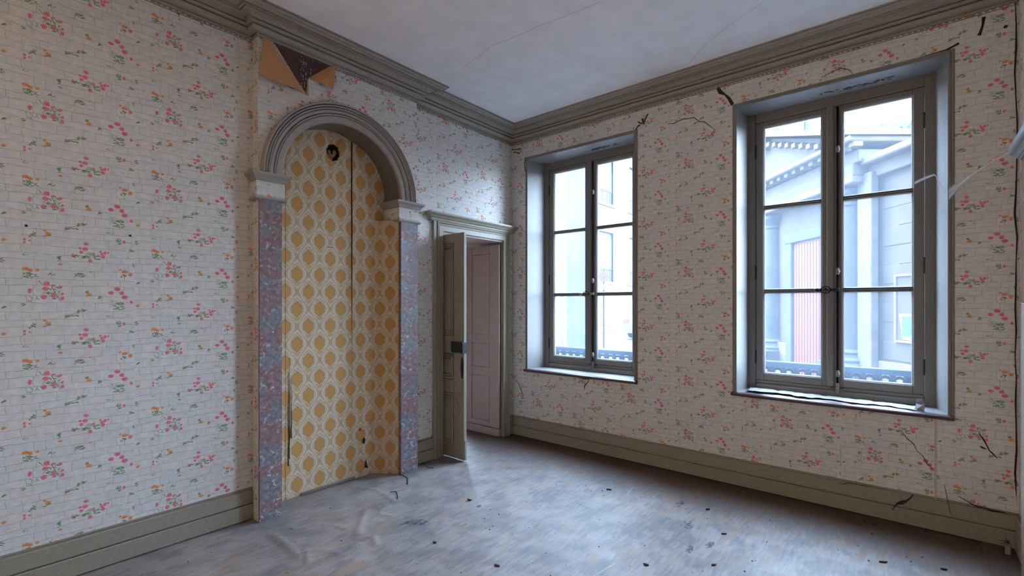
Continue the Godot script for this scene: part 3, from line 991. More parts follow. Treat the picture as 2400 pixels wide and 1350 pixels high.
		var sd := (b - a).normalized().cross(Vector3.UP)
		for i in nn:
			var p := a.lerp(b, (i + 0.5) / nn) + sd * 0.002 + Vector3(0, 3.238, 0)
			var h := (b - a).abs().normalized() * 0.009 + sd.abs() * 0.0015 + Vector3(0, 0.0018, 0)
			bo.box(p - h, p + h)
		put("paper_border", bo, M.border, k[0])
	# skirting: lower board, groove, upper board
	var bp := [Vector2(0, 0.007), Vector2(0.023, 0.007), Vector2(0.024, 0.100), Vector2(0.020, 0.104), Vector2(0.004, 0.105), Vector2(0.004, 0.112), Vector2(0.019, 0.113), Vector2(0.019, 0.194), Vector2(0.015, 0.199), Vector2(0.003, 0.200), Vector2(0.003, 0.207), Vector2(0.009, 0.208), Vector2(0.009, 0.214), Vector2(0, 0.215)]
	var bl := thing("baseboard_left", "grey-green two-board skirting below the left wall", "skirting", Vector3.ZERO, 0, "", "structure")
	for k in [[6.5, Z0], [Z1, 1.165], [0.07, 0.0]]:
		cs = Shape.new()
		cs.sweep(bp, [Vector3(0, 0, k[0]), Vector3(0, 0, k[1])], Vector3.UP)
		put("skirting_board", cs, M.base, bl)
	cs = Shape.new()
	cs.sweep(bp, [Vector3(0, 0, 0), Vector3(RW, 0, 0)], Vector3.UP)
	var bf := put("baseboard_front", cs, M.base)
	tag(bf, "grey-green two-board skirting running beneath both windows", "skirting", "", "structure")
	for k in [[[3.332, 0.076], [3.350, 0.112], [3.365, 0.133], [3.385, 0.15], [3.408, 0.160], [3.425, 0.18], [3.44, 0.209]], [[3.36, 0.125], [3.385, 0.135], [3.41, 0.152]]]:
		put("peeling_flake", strip_of(on_front(k, 0.021), 0.005, fn, 0.004), M.soot, bf)
	put("crack", strip_of(on_front([[3.042, 0.193], [3.062, 0.183], [3.09, 0.20], [3.123, 0.203], [3.218, 0.201]], 0.017), 0.003, fn), M.crack, bf)
	put("crack", strip_of(on_front([[3.591, 0.312], [3.60, 0.26], [3.605, 0.222], [3.612, 0.19], [3.615, 0.157], [3.628, 0.114]], 0.021), 0.002, fn), M.crack, bf)
	put("crack", strip_of(on_front([[3.655, 0.255], [3.694, 0.233], [3.715, 0.222], [3.741, 0.212], [3.77, 0.213], [3.80, 0.205], [3.86, 0.208]], 0.017), 0.0035, fn, 0.005), M.soot, bf)
	cs = Shape.new()
	cs.sweep(bp, [Vector3(RW, 0, 0), Vector3(RW, 0, 0.36)], Vector3.UP)
	cs.sweep(bp, [Vector3(RW, 0, 1.51), Vector3(RW, 0, 6.5)], Vector3.UP)
	tag(put("baseboard_right", cs, M.base), "short grey-green skirting in the right corner", "skirting", "", "structure")

# ------------------------------------------------------------------ windows

func window(which: int, c: float, x0: float, x1: float, label: String) -> void:
	var o := thing("window_%d" % which, label, "window", Vector3.ZERO, 0, "", "structure")
	var yb := 0.745
	var yt := 3.035
	var fz := -0.245     # face of the sash
	# splayed linings
	var up := Vector3.UP
	var s := Shape.new()
	s.prism(PackedVector2Array([Vector2(x0, 0.001), Vector2(c - 0.585, -0.235), Vector2(c - 0.62, -0.30), Vector2(x0 - 0.025, -0.05), Vector2(x0 - 0.025, 0.001)]), Vector3(0, yb - 0.02, 0), Vector3(1, 0, 0), Vector3(0, 0, 1), up * (yt - yb + 0.03))
	put("reveal", s, M.reveal, o)
	s = Shape.new()
	s.prism(PackedVector2Array([Vector2(x1, 0.001), Vector2(c + 0.585, -0.235), Vector2(c + 0.62, -0.30), Vector2(x1 + 0.025, -0.05), Vector2(x1 + 0.025, 0.001)]), Vector3(0, yb - 0.02, 0), Vector3(1, 0, 0), Vector3(0, 0, 1), up * (yt - yb + 0.03))
	put("reveal", s, M.reveal, o)
	s = Shape.new()
	s.prism(PackedVector2Array([Vector2(0.001, yt), Vector2(-0.26, yt - 0.012), Vector2(-0.26, yt + 0.02), Vector2(0.001, yt + 0.02)]), Vector3(x0 - 0.02, 0, 0), Vector3(0, 0, 1), up, Vector3(x1 - x0 + 0.04, 0, 0))
	var head := put("reveal", s, M.reveal, o)
	# flaking paint on the head lining, beside the meeting of the sashes
	s = Shape.new()
	for k in 46:
		var p := Vector3(c + 0.12 + 0.55 * (rng.randf() - 0.35) * rng.randf(), yt - 0.0065, -0.12 - 0.05 * rng.randf())
		var a := rng.randf_range(0.002, 0.009)
		s.box(p - Vector3(a * 1.6, 0.003, a * 0.6), p + Vector3(a * 1.6, 0.001, a * 0.6), 0.0006)
	var fk := put("paint_flake", s, M.crack, head)
	fk.set_meta("kind", "stuff")
	# bead round the opening
	s = Shape.new()
	s.sweep([Vector2(-0.004, 0), Vector2(-0.004, 0.010), Vector2(0.003, 0.013), Vector2(0.010, 0.011), Vector2(0.013, 0.007), Vector2(0.017, 0.007), Vector2(0.024, 0.009), Vector2(0.028, 0.005), Vector2(0.028, 0)],
		[Vector3(x1, 0.72, 0), Vector3(x1, yt, 0), Vector3(x0, yt, 0), Vector3(x0, 0.72, 0)], Vector3(0, 0, 1))
	put("architrave", s, M.architrave, o)
	# sill board and its dark rounded nosing
	s = Shape.new()
	s.box(Vector3(x0 - 0.02, 0.725, -0.26), Vector3(x1 + 0.02, 0.752, 0.008), 0.002)
	put("sill_board", s, M.sill, o)
	s = Shape.new()
	var np := [Vector2(0, 0.716)]
	for k in 9: np.append(Vector2(0.008 + 0.028 * cos(PI * (k / 8.0 - 0.5)), 0.7335 + 0.0165 * sin(PI * (k / 8.0 - 0.5))))
	np.append(Vector2(0, 0.750))
	s.sweep(np, [Vector3(x0 - 0.035, 0, 0), Vector3(x1 + 0.025, 0, 0)], up)
	put("sill_nosing", s, M.nosing, o)
	# fixed frame
	s = Shape.new()
	for k in [-1.0, 1.0]:
		s.box(Vector3(minf(c + k * 0.53, c + k * 0.615), yb, -0.33), Vector3(maxf(c + k * 0.53, c + k * 0.615), yt, -0.235), 0.004)
	s.box(Vector3(c - 0.53, 2.955, -0.33), Vector3(c + 0.53, yt, -0.237), 0.004)
	s.box(Vector3(c - 0.53, yb, -0.33), Vector3(c + 0.53, 0.80, -0.225), 0.012)
	s.box(Vector3(c - 0.53, 0.79, -0.33), Vector3(c + 0.53, 0.826, -0.25), 0.004)
	put("frame", s, M.sash, o)
	# two casements of three panes
	for k in [-1.0, 1.0]:
		var xo: float = c + k * 0.529      # outer edge
		var xi: float = c + k * 0.002
		var go: float = c + k * 0.470      # glass
		var gi: float = c + k * 0.066
		var lo := minf(go, gi)
		var hi := maxf(go, gi)
		var z0 := -0.292
		s = Shape.new()
		s.box(Vector3(minf(xo, go), 0.828, z0), Vector3(maxf(xo, go), 2.953, fz), 0.004)
		s.box(Vector3(minf(xi, gi), 0.828, z0), Vector3(maxf(xi, gi), 2.953, fz), 0.004)
		s.box(Vector3(lo, 0.828, z0), Vector3(hi, 0.886, fz), 0.004)
		s.box(Vector3(lo, 2.913, z0), Vector3(hi, 2.953, fz), 0.004)
		# a bead round the glass
		for y in [[0.886, 1.551], [1.571, 2.240], [2.260, 2.913]]:
			s.sweep([Vector2(0, 0), Vector2(0, 0.016), Vector2(-0.004, 0.016), Vector2(-0.010, 0.006), Vector2(-0.010, 0)], [Vector3(lo, y[0], -0.268), Vector3(hi, y[0], -0.268), Vector3(hi, y[1], -0.268), Vector3(lo, y[1], -0.268), Vector3(lo, y[0], -0.268)], Vector3(0, 0, 1), false, false)
		var leaf := put("casement", s, M.sash, o)
		for y in [1.561, 2.250]:
			s = Shape.new()
			s.sweep([Vector2(-0.011, -0.29), Vector2(0.011, -0.29), Vector2(0.011, -0.262), Vector2(0.005, -0.250), Vector2(-0.005, -0.250), Vector2(-0.011, -0.262)], [Vector3(lo, y, 0), Vector3(hi, y, 0)], Vector3(0, 0, 1))
			put("glazing_bar", s, M.sash, leaf)
		for y in [[0.884, 1.551], [1.571, 2.240], [2.260, 2.915]]:
			s = Shape.new()
			s.quad(Vector3(lo - 0.004, y[0], -0.272), Vector3(hi + 0.004, y[0], -0.272), Vector3(hi + 0.004, y[1], -0.272), Vector3(lo - 0.004, y[1], -0.272))
			put("pane", s, M.pane, leaf)
		# hinges
		for y in [1.02, 1.72, 2.72]:
			s = Shape.new()
			s.lathe([Vector2(0, -0.055), Vector2(0.006, -0.055), Vector2(0.0065, -0.05), Vector2(0.0065, 0.05), Vector2(0.006, 0.055), Vector2(0, 0.055)], Vector3(xo, y, fz + 0.004), up, 10)
			put("hinge", s, M.iron, leaf)
	# cover strip where they meet
	s = Shape.new()
	s.sweep([Vector2(-0.034, 0), Vector2(-0.034, 0.008), Vector2(-0.026, 0.016), Vector2(0.006, 0.016), Vector2(0.012, 0.010), Vector2(0.012, 0)], [Vector3(c, 0.83, fz), Vector3(c, 2.955, fz)], Vector3(0, 0, 1))
	put("meeting_strip", s, M.sash, o)
	# espagnolette: rod, rings, box, handle
	var rx := c + 0.036
	var rz := fz + 0.016
	s = Shape.new()
	s.tube([Vector3(rx, 0.79, rz), Vector3(rx, 2.94, rz)], 0.0065, 10)
	var rod := put("bolt_rod", s, M.sash, o)
	for y in [0.93, 1.70, 2.62]:
		s = Shape.new()
		s.lathe([Vector2(0.006, -0.026), Vector2(0.011, -0.022), Vector2(0.011, -0.012), Vector2(0.015, -0.008), Vector2(0.015, 0.008), Vector2(0.011, 0.012), Vector2(0.011, 0.022), Vector2(0.006, 0.026)], Vector3(rx, y, rz), up, 12)
		put("rod_guide", s, M.sash, rod)
	boxes("bolt_keep", [[Vector3(rx - 0.012, 0.775, rz - 0.012), Vector3(rx + 0.012, 0.86, rz + 0.008)]], M.sash, rod, 0.003)
	boxes("bolt_catch", [[Vector3(rx - 0.045, 0.822, rz - 0.022), Vector3(rx - 0.013, 0.832, rz + 0.002)], [Vector3(rx + 0.013, 0.818, rz - 0.022), Vector3(rx + 0.035, 0.830, rz + 0.002)]], M.iron, rod, 0.002)
	s = Shape.new()
	var hy := 1.562
	s.box(Vector3(rx - 0.03, hy - 0.014, rz - 0.012), Vector3(rx + 0.014, hy + 0.014, rz + 0.014), 0.004)
	var hz := rz + 0.022
	s.tube([Vector3(rx - 0.02, hy, rz), Vector3(rx - 0.035, hy, hz)], 0.006, 8)
	for k in [-1.0, 1.0]:   # two bowed bars make the open grip
		var bow := []
		for i in 13:
			var f := i / 12.0
			bow.append(Vector3(rx - 0.035 - 0.075 * f, hy + k * 0.026 * sin(PI * f), hz))
		s.tube(bow, 0.0032, 8)
	var curl := []
	for i in 15: curl.append(Vector3(rx - 0.072 + 0.011 * cos(TAU * i / 14), hy + 0.011 * sin(TAU * i / 14), hz))
	s.tube(curl, 0.0026, 6)
	s.tube([Vector3(rx - 0.04, hy, hz), Vector3(rx - 0.115, hy, hz)], 0.0024, 6)
	var h := put("handle", s, M.brass if which == 1 else M.iron, o)
	s = Shape.new()
	s.lathe([Vector2(0, 0), Vector2(0.005, 0), Vector2(0.006, 0.004), Vector2(0.009, 0.006), Vector2(0.015, 0.012), Vector2(0.0165, 0.020), Vector2(0.014, 0.029), Vector2(0.008, 0.034), Vector2(0, 0.035)], Vector3(rx - 0.112, hy, hz), Vector3(-1, 0, 0), 16)
	put("knob", s, M.brass if which == 1 else M.iron, h)

func railing(x0: float, x1: float, label: String) -> void:
	var z := -0.43
	var o := thing("balcony_railing", label, "railing", Vector3.ZERO, 0, "cast-iron guards outside the windows")
	var s := Shape.new()
	s.box(Vector3(x0, 0.925, z - 0.022), Vector3(x1, 0.972, z + 0.022), 0.006)
	put("top_rail", s, M.rail, o)
	s = Shape.new()
	s.box(Vector3(x0, 0.655, z - 0.012), Vector3(x1, 0.68, z + 0.012), 0.004)
	put("bottom_rail", s, M.rail, o)
	for x in [x0 + 0.012, x1 - 0.012]:
		boxes("post", [[Vector3(x - 0.012, 0.66, z - 0.012), Vector3(x + 0.012, 0.93, z + 0.012)]], M.rail, o, 0.003)
	var n := 6
	var w := (x1 - x0 - 0.05) / n
	for k in n:
		var cx := x0 + 0.025 + w * (k + 0.5)
		s = Shape.new()
		for m in [-1.0, 1.0]:
			var p := []
			for i in 26:   # a C scroll that curls in at both ends
				var f := i / 25.0
				var an: float = -2.6 + 7.4 * f
				var r := 0.052 * (0.42 + 0.58 * sin(PI * f))
				p.append(Vector3(cx + m * (0.045 + r * cos(an) * 0.9), 0.855 + r * sin(an), z))
			s.tube(p, 0.008, 6)
			p = []
			for i in 20:
				var f := i / 19.0
				var an: float = 0.4 + 5.2 * f
				var r := 0.045 * (0.5 + 0.5 * f)
				p.append(Vector3(cx + m * (0.042 + r * cos(an)), 0.735 + r * sin(an), z))
			s.tube(p, 0.007, 6)
		s.box(Vector3(cx - 0.012, 0.79, z - 0.006), Vector3(cx + 0.012, 0.93, z + 0.006), 0.002)
		s.prism(PackedVector2Array([Vector2(cx - 0.03, 0.925), Vector2(cx - 0.014, 0.885), Vector2(cx, 0.875), Vector2(cx + 0.014, 0.885), Vector2(cx + 0.03, 0.925)]), Vector3(0, 0, z - 0.006), Vector3.RIGHT, Vector3.UP, Vector3(0, 0, 0.012))
		s.box(Vector3(cx + w * 0.5 - 0.007, 0.68, z - 0.006), Vector3(cx + w * 0.5 + 0.007, 0.93, z + 0.006), 0.002)
		for m in [-1.0, 1.0]:
			var ring := []
			for i in 15: ring.append(Vector3(cx + m * w * 0.27 + 0.026 * cos(TAU * i / 14), 0.890 + 0.026 * sin(TAU * i / 14), z))
			s.tube(ring, 0.006, 6)
			s.prism(PackedVector2Array([Vector2(cx + m * w * 0.46 - 0.016, 0.925), Vector2(cx + m * w * 0.46, 0.868), Vector2(cx + m * w * 0.46 + 0.016, 0.925)]), Vector3(0, 0, z - 0.006), Vector3.RIGHT, Vector3.UP, Vector3(0, 0, 0.012))
			s.prism(PackedVector2Array([Vector2(cx + m * w * 0.14 - 0.012, 0.86), Vector2(cx + m * w * 0.14 + 0.012, 0.86), Vector2(cx + m * w * 0.14, 0.915)]), Vector3(0, 0, z - 0.006), Vector3.RIGHT, Vector3.UP, Vector3(0, 0, 0.012))
		put("scroll", s, M.rail, o)

# ------------------------------------------------------------------ niche

func build_niche() -> void:
	var o := thing("arch_surround", "grey moulded arch on purple marble pilasters framing the niche", "arch", Vector3(BX, 0, AZ))
	# path up over the arch in the thing's own axes: outward is away from the centre
	var path := []
	for k in 65:
		var an := PI * k / 64
		path.append(Vector3(0, AY + AR * sin(an), -AR * cos(an)))
	var bands := [
		["archivolt_band", [Vector2(-0.004, 0), Vector2(-0.004, 0.016), Vector2(0.002, 0.024), Vector2(0.008, 0.027), Vector2(0.040, 0.027), Vector2(0.041, 0.018), Vector2(0.045, 0.018), Vector2(0.046, 0.033), Vector2(0.050, 0.038), Vector2(0.055, 0.037), Vector2(0.058, 0.031), Vector2(0.059, 0.016), Vector2(0.060, 0)]],
		["archivolt_band", [Vector2(0.060, 0), Vector2(0.062, 0.016), Vector2(0.063, 0.032), Vector2(0.083, 0.034), Vector2(0.084, 0.022), Vector2(0.088, 0.022), Vector2(0.089, 0.042), Vector2(0.093, 0.048), Vector2(0.098, 0.047), Vector2(0.101, 0.040), Vector2(0.102, 0.022), Vector2(0.103, 0)]],
		["archivolt_band", [Vector2(0.103, 0), Vector2(0.105, 0.022), Vector2(0.106, 0.046), Vector2(0.111, 0.052), Vector2(0.116, 0.050), Vector2(0.118, 0.044), Vector2(0.119, 0.030), Vector2(0.122, 0.030), Vector2(0.124, 0.052), Vector2(0.131, 0.056), Vector2(0.137, 0.050), Vector2(0.139, 0.0)]]]
	for b in bands:
		var s := Shape.new()
		s.sweep(b[1], path, Vector3(1, 0, 0), true)
		put(b[0], s, M.arch, o)
	for k in [[0.26, 0.012, 0.020], [0.10, 0.066, 0.007], [-0.22, 0.068, 0.006], [0.24, 0.072, 0.006], [-0.62, -0.002, 0.014]]:
		var an: float = PI / 2 - k[0]
		var p := Vector3(0.029, AY + (AR + k[1]) * sin(an), -(AR + k[1]) * cos(an))
		boxes("paint_chip", [[p - Vector3(0.003, 0.003, k[2]), p + Vector3(0.002, 0.003, k[2])]], M.reveal, o, 0.002)
	for m in [1.0, -1.0]:
		var za: float = m * 0.499          # inner edge
		var zb: float = m * (Z0 - AZ - 0.002) if m > 0 else Z1 - AZ + 0.004
		var lo := minf(za, zb)
		var hi := maxf(za, zb)
		var shaft := Shape.new()
		var y0 := 0.0
		var y1 := 2.162
		# marble slab, mapped over its face
		var q := Vector3(0.020, 0, 0)
		shaft.quad(Vector3(0.020, y0, hi), Vector3(0.020, y0, lo), Vector3(0.020, y1, lo), Vector3(0.020, y1, hi), Vector2(0, 1), Vector2(1, 1), Vector2(1, 0), Vector2(0, 0))
		for e in [[hi, 1.0], [lo, -1.0]]:
			shaft.quad(Vector3(0.020, y0, e[0]), Vector3(0, y0, e[0]), Vector3(0, y1, e[0]), Vector3(0.020, y1, e[0]), Vector2(0.5, 1), Vector2(0.6, 1), Vector2(0.6, 0), Vector2(0.5, 0))
		shaft.quad(Vector3(0.020, y1, lo), Vector3(0.020, y1, hi), Vector3(0, y1, hi), Vector3(0, y1, lo))
		put("marble_shaft", shaft, M.marble, o)
		# impost: thin lower bead, papered frieze, moulded crown; it turns into the niche and round the outer side
		var outer: float = -BX if m > 0 else 0.0
		var pth := [Vector3(outer, 0, zb), Vector3(0.0, 0, zb), Vector3(0.0, 0, za), Vector3(-0.20, 0, za)]
		if m < 0:
			pth = [Vector3(-0.20, 0, za), Vector3(0.0, 0, za), Vector3(0.0, 0, zb), Vector3(-BX, 0, zb)]
		var bead := Shape.new()
		bead.sweep([Vector2(0, 2.158), Vector2(0.022, 2.158), Vector2(0.028, 2.164), Vector2(0.028, 2.172), Vector2(0.023, 2.178), Vector2(0, 2.178)], pth, Vector3.UP)
		var crown := Shape.new()
		crown.sweep([Vector2(0, 2.276), Vector2(0.024, 2.276), Vector2(0.026, 2.284), Vector2(0.031, 2.286), Vector2(0.032, 2.293), Vector2(0.036, 2.300), Vector2(0.043, 2.309), Vector2(0.052, 2.316), Vector2(0.055, 2.320), Vector2(0.055, 2.335), Vector2(0, 2.338)], pth, Vector3.UP)
		var fr := Shape.new()
		fr.sweep([Vector2(0, 2.178), Vector2(0.020, 2.178), Vector2(0.020, 2.276), Vector2(0, 2.276)], pth, Vector3.UP)
		for k in fr.v.size(): fr.t[k] = Vector2((-fr.v[k].z + fr.v[k].x + 0.13) / ROLL, (2.245 + 0.25 * RISE - fr.v[k].y) / RISE + 0.62)
		var cap := put("impost_crown", crown, M.arch, o)
		put("impost_frieze", fr, M.wallpaper, o, "papered frieze block with flowers")
		put("impost_bead", bead, M.arch, o)

	# the yellow papered lining
	var n := thing("niche_lining", "yellow damask-papered boards lining the arched niche", "panelling", Vector3.ZERO)
	var bx := -0.12
	var uvw := Vector2(1 / 0.179, 1 / 0.265)
	var zoff := 2.383
	var yoff := 1.946
	var board := func(poly: PackedVector2Array, called: String, bow: float, label: String) -> MeshInstance3D:
		# a vertical board at the back, cut to a polygon of (z, y), gently bowed
		var s := Shape.new()
		if Geometry2D.is_polygon_clockwise(poly): poly.reverse()
		var ix := Geometry2D.triangulate_polygon(poly)
		var zmin := 9.0
		var zmax := -9.0
		for p in poly:
			zmin = minf(zmin, p.x)
			zmax = maxf(zmax, p.x)
		for k in range(0, ix.size(), 3):
			var a := []
			var w := []
			for m in 3:
				var g: Vector2 = poly[ix[k + m]]
				a.append(Vector3(bx + bow * sin(PI * (g.x - zmin) / (zmax - zmin)), g.y, g.x))
				w.append(Vector2((zoff - g.x) * uvw.x, (yoff - g.y) * uvw.y))
			if (a[1] - a[0]).cross(a[2] - a[0]).x > 0: s.tri(a[0], a[1], a[2], w[0], w[1], w[2])
			else: s.tri(a[0], a[2], a[1], w[0], w[2], w[1])
		for k in poly.size():
			var g: Vector2 = poly[k]
			var h: Vector2 = poly[(k + 1) % poly.size()]
			var a := Vector3(bx, g.y, g.x)
			var b := Vector3(bx, h.y, h.x)
			s.quad(a, b, b - Vector3(0.008, 0, 0), a - Vector3(0.008, 0, 0))
		return put(called, s, M.damask, n, label)
	var arc := func(za: float, zb: float) -> PackedVector2Array:
		var r := PackedVector2Array()
		for k in 17:
			var z := lerpf(za, zb, k / 16.0)
			r.append(Vector2(z, AY + sqrt(maxf(0.0, 0.4985 * 0.4985 - (z - AZ) * (z - AZ)))))
		return r
	var hz := 2.093
	var hy := 2.669
	var up_half := PackedVector2Array()
	var lo_half := PackedVector2Array()
	for k in 13:
		var an := PI * k / 12
		var r := 0.060 * (1.0 + 0.06 * sin(k * 2.3))
		up_half.append(Vector2(hz + r * 0.95 * cos(an), hy + r * 1.12 * sin(an)))
		lo_half.append(Vector2(hz - r * 0.95 * cos(an), hy - r * 1.12 * sin(an)))
	var p := PackedVector2Array([Vector2(2.468, 0.0), Vector2(2.468, hy), Vector2(hz + 0.057, hy)])
	var tmp := lo_half.duplicate()
	tmp.reverse()
	p.append_array(tmp)
	p.append_array([Vector2(1.931, hy), Vector2(1.930, 2.0), Vector2(1.927, 1.4), Vector2(1.9235, 1.1), Vector2(1.9225, 0.0)])
	board.call(p, "back_board", 0.006, "")
	p = PackedVector2Array([Vector2(1.931, hy)])
	tmp = up_half.duplicate()
	p.append_array([Vector2(hz - 0.057, hy)])
	tmp.reverse()
	p.append_array(tmp)
	p.append(Vector2(2.468, hy))
	p.append_array(arc.call(2.44, 1.931))
	board.call(p, "back_board", 0.006, "")
	p = PackedVector2Array([Vector2(1.9215, 0.0), Vector2(1.9215, 1.1), Vector2(1.920, 1.4), Vector2(1.918, 2.0), Vector2(1.918, hy)])
	p.append_array(arc.call(1.918, 1.60))
	p.append_array([Vector2(1.60, 2.2), Vector2(1.70, 2.15), Vector2(1.70, 0.0)])
	board.call(p, "back_board", 0.014, "")
	p = PackedVector2Array([Vector2(2.471, 0.0), Vector2(2.62, 0.0), Vector2(2.62, 2.2), Vector2(2.592, AY + 0.02)])
	p.append_array(arc.call(2.594, 2.471))
	board.call(p, "back_board", 0.0, "")
	# splayed boards each side, with a soft fold at the back
	for m in 2:
		var s := Shape.new()
		var plan := [[-0.1185, 1.765], [-0.117, 1.745], [-0.108, 1.728], [-0.06, 1.692], [0.0, 1.650], [0.078, 1.600]] if m == 0 else [[-0.1185, 2.475], [-0.117, 2.494], [-0.10, 2.512], [-0.06, 2.534], [0.0, 2.562], [0.075, 2.596]]
		var top := 2.170 if m == 0 else 2.172
		var u := 0.0
		for k in plan.size() - 1:
			var a := Vector3(plan[k][0], 0.0, plan[k][1])
			var b := Vector3(plan[k + 1][0], 0.0, plan[k + 1][1])
			var l := a.distance_to(b)
			var st: float = (zoff - plan[0][1]) * uvw.x
			var sg := 1.0 if m == 0 else -1.0
			var ua := Vector2(st + sg * u * uvw.x, yoff * uvw.y)
			var ub := Vector2(st + sg * (u + l) * uvw.x, yoff * uvw.y)
			var d := Vector2(0, -top * uvw.y)
			if m == 0: s.quad(a, b, b + Vector3(0, top, 0), a + Vector3(0, top, 0), ua, ub, ub + d, ua + d)
			else: s.quad(b, a, a + Vector3(0, top, 0), b + Vector3(0, top, 0), ub, ua, ua + d, ub + d)
			u += l
		put("side_board", s, M.damask, n)
	# the vertical creases in the paper at the left
	for k in [[2.447, 0.25, 0.95], [2.44, 0.30, 1.05], [2.425, 0.45, 0.9]]:
		var s := Shape.new()
		var r := []
		for i in 9: r.append(Vector3(bx + 0.004, lerpf(k[1], k[2], i / 8.0), k[0] + 0.003 * sin(i * 1.9)))
		s.tube(r, 0.003, 6, 0.001)
		put("paper_crease", s, M.crease, n)
	# near-black slab paints the shade behind the slit and the flue hole
	boxes("shade_backing", [[Vector3(-0.163, 0.01, 1.61), Vector3(-0.140, 2.35, 2.58)], [Vector3(-0.163, 2.35, 1.68), Vector3(-0.142, 2.80, 2.50)]], M.shade_backing, n)
	var tube := Shape.new()
	tube.lathe([Vector2(0.064, 0.003), Vector2(0.0605, 0.001), Vector2(0.059, -0.006), Vector2(0.060, -0.02)], Vector3(bx, hy, hz), Vector3(1, 0, 0), 18)
	put("hole_rim", tube, M.burn, n)
	boxes("scratch", [[Vector3(bx + 0.004, 1.905, 2.098), Vector3(bx + 0.008, 1.909, 2.14)]], M.soot, n, 0.001)
	for k in [PackedVector2Array([Vector2(1.78, 0.06), Vector2(1.80, 0.14), Vector2(1.81, 0.07)]), PackedVector2Array([Vector2(1.805, 0.31), Vector2(1.82, 0.33), Vector2(1.83, 0.29), Vector2(1.815, 0.27)]), PackedVector2Array([Vector2(1.848, 0.40), Vector2(1.858, 0.415), Vector2(1.862, 0.39)])]:
		var stain := Shape.new()
		stain.prism(k, Vector3(bx + 0.012, 0, 0), Vector3(0, 0, 1), Vector3.UP, Vector3(0.003, 0, 0))
		put("tear", stain, M.burn, n)
	# plinth edge at the floor
	boxes("bottom_strip", [[Vector3(bx + 0.002, 0.0, 1.90), Vector3(bx + 0.016, 0.022, 2.36)]], M.soffit, n, 0.004)
	# rubble in the flue
	var rb := thing("flue_rubble", "broken pinkish brick rubble inside the round flue hole", "rubble", Vector3(-0.137, hy - 0.005, hz))
	for k in [[0.0, -0.028, 0.012, 0.026], [0.002, 0.012, -0.022, 0.020], [0.0, 0.004, 0.022, 0.018], [0.003, -0.012, -0.012, 0.016]]:
		var s := Shape.new()
		s.blob(Vector3(k[0], k[1], k[2]), Vector3(0.009, k[3], k[3] * 0.8), rng, 0.2)
		put("lump", s, M.rubble, rb)

	# torn flaps
	var fa := thing("wallpaper_flap", "large torn wallpaper flap folded down left of the bare patch", "paper flap", Vector3.ZERO, 0, "torn flaps under the cornice")
	put("paper_back", flap([Vector3(0.094, 3.288, 2.703), Vector3(0.130, 2.979, 2.753), Vector3(0.155, 2.950, 2.69), Vector3(0.140, 2.960, 2.545), Vector3(0.094, 2.972, 2.420)]), M.kraft, fa)
	var fb := thing("wallpaper_flap", "small torn wallpaper flap folded down right of the bare patch", "paper flap", Vector3.ZERO, 0, "torn flaps under the cornice")
	put("paper_back", flap([Vector3(0.094, 3.281, 2.188), Vector3(0.094, 3.084, 2.407), Vector3(0.125, 3.075, 2.33), Vector3(0.150, 3.049, 2.237), Vector3(0.125, 3.18, 2.21)]), M.kraft, fb)
	var s2 := Shape.new()
	s2.quad(Vector3(0.093, 3.08, 2.408), Vector3(0.10, 2.965, 2.416), Vector3(0.093, 2.955, 2.40), Vector3(0.093, 3.085, 2.398))
	put("curled_sliver", s2, M.kraft, fb)

func flap(rim: Array) -> Shape:
	# a sheet of paper through a rim of points, bellied a little towards the room
	var s := Shape.new()
	var mid := Vector3.ZERO
	for p in rim: mid += p / rim.size()
	mid.x += 0.006
	for k in rim.size():
		var a: Vector3 = rim[k]
		var b: Vector3 = rim[(k + 1) % rim.size()]
		var steps := 5
		for i in steps:
			var p0 := a.lerp(b, float(i) / steps)
			var p1 := a.lerp(b, float(i + 1) / steps)
			for j in 4:
				var f0 := j / 4.0
				var f1 := (j + 1) / 4.0
				var q := [p0.lerp(mid, f0), p1.lerp(mid, f0), p1.lerp(mid, f1), p0.lerp(mid, f1)]
				for w in 4: q[w].x += 0.006 * sin(PI * (f0 if w < 2 else f1) * 0.5)
				s.quad(q[0], q[1], q[2], q[3])
				s.quad(q[0] - Vector3(0.0012, 0, 0), q[3] - Vector3(0.0012, 0, 0), q[2] - Vector3(0.0012, 0, 0), q[1] - Vector3(0.0012, 0, 0))
	return s

# ------------------------------------------------------------------ doors

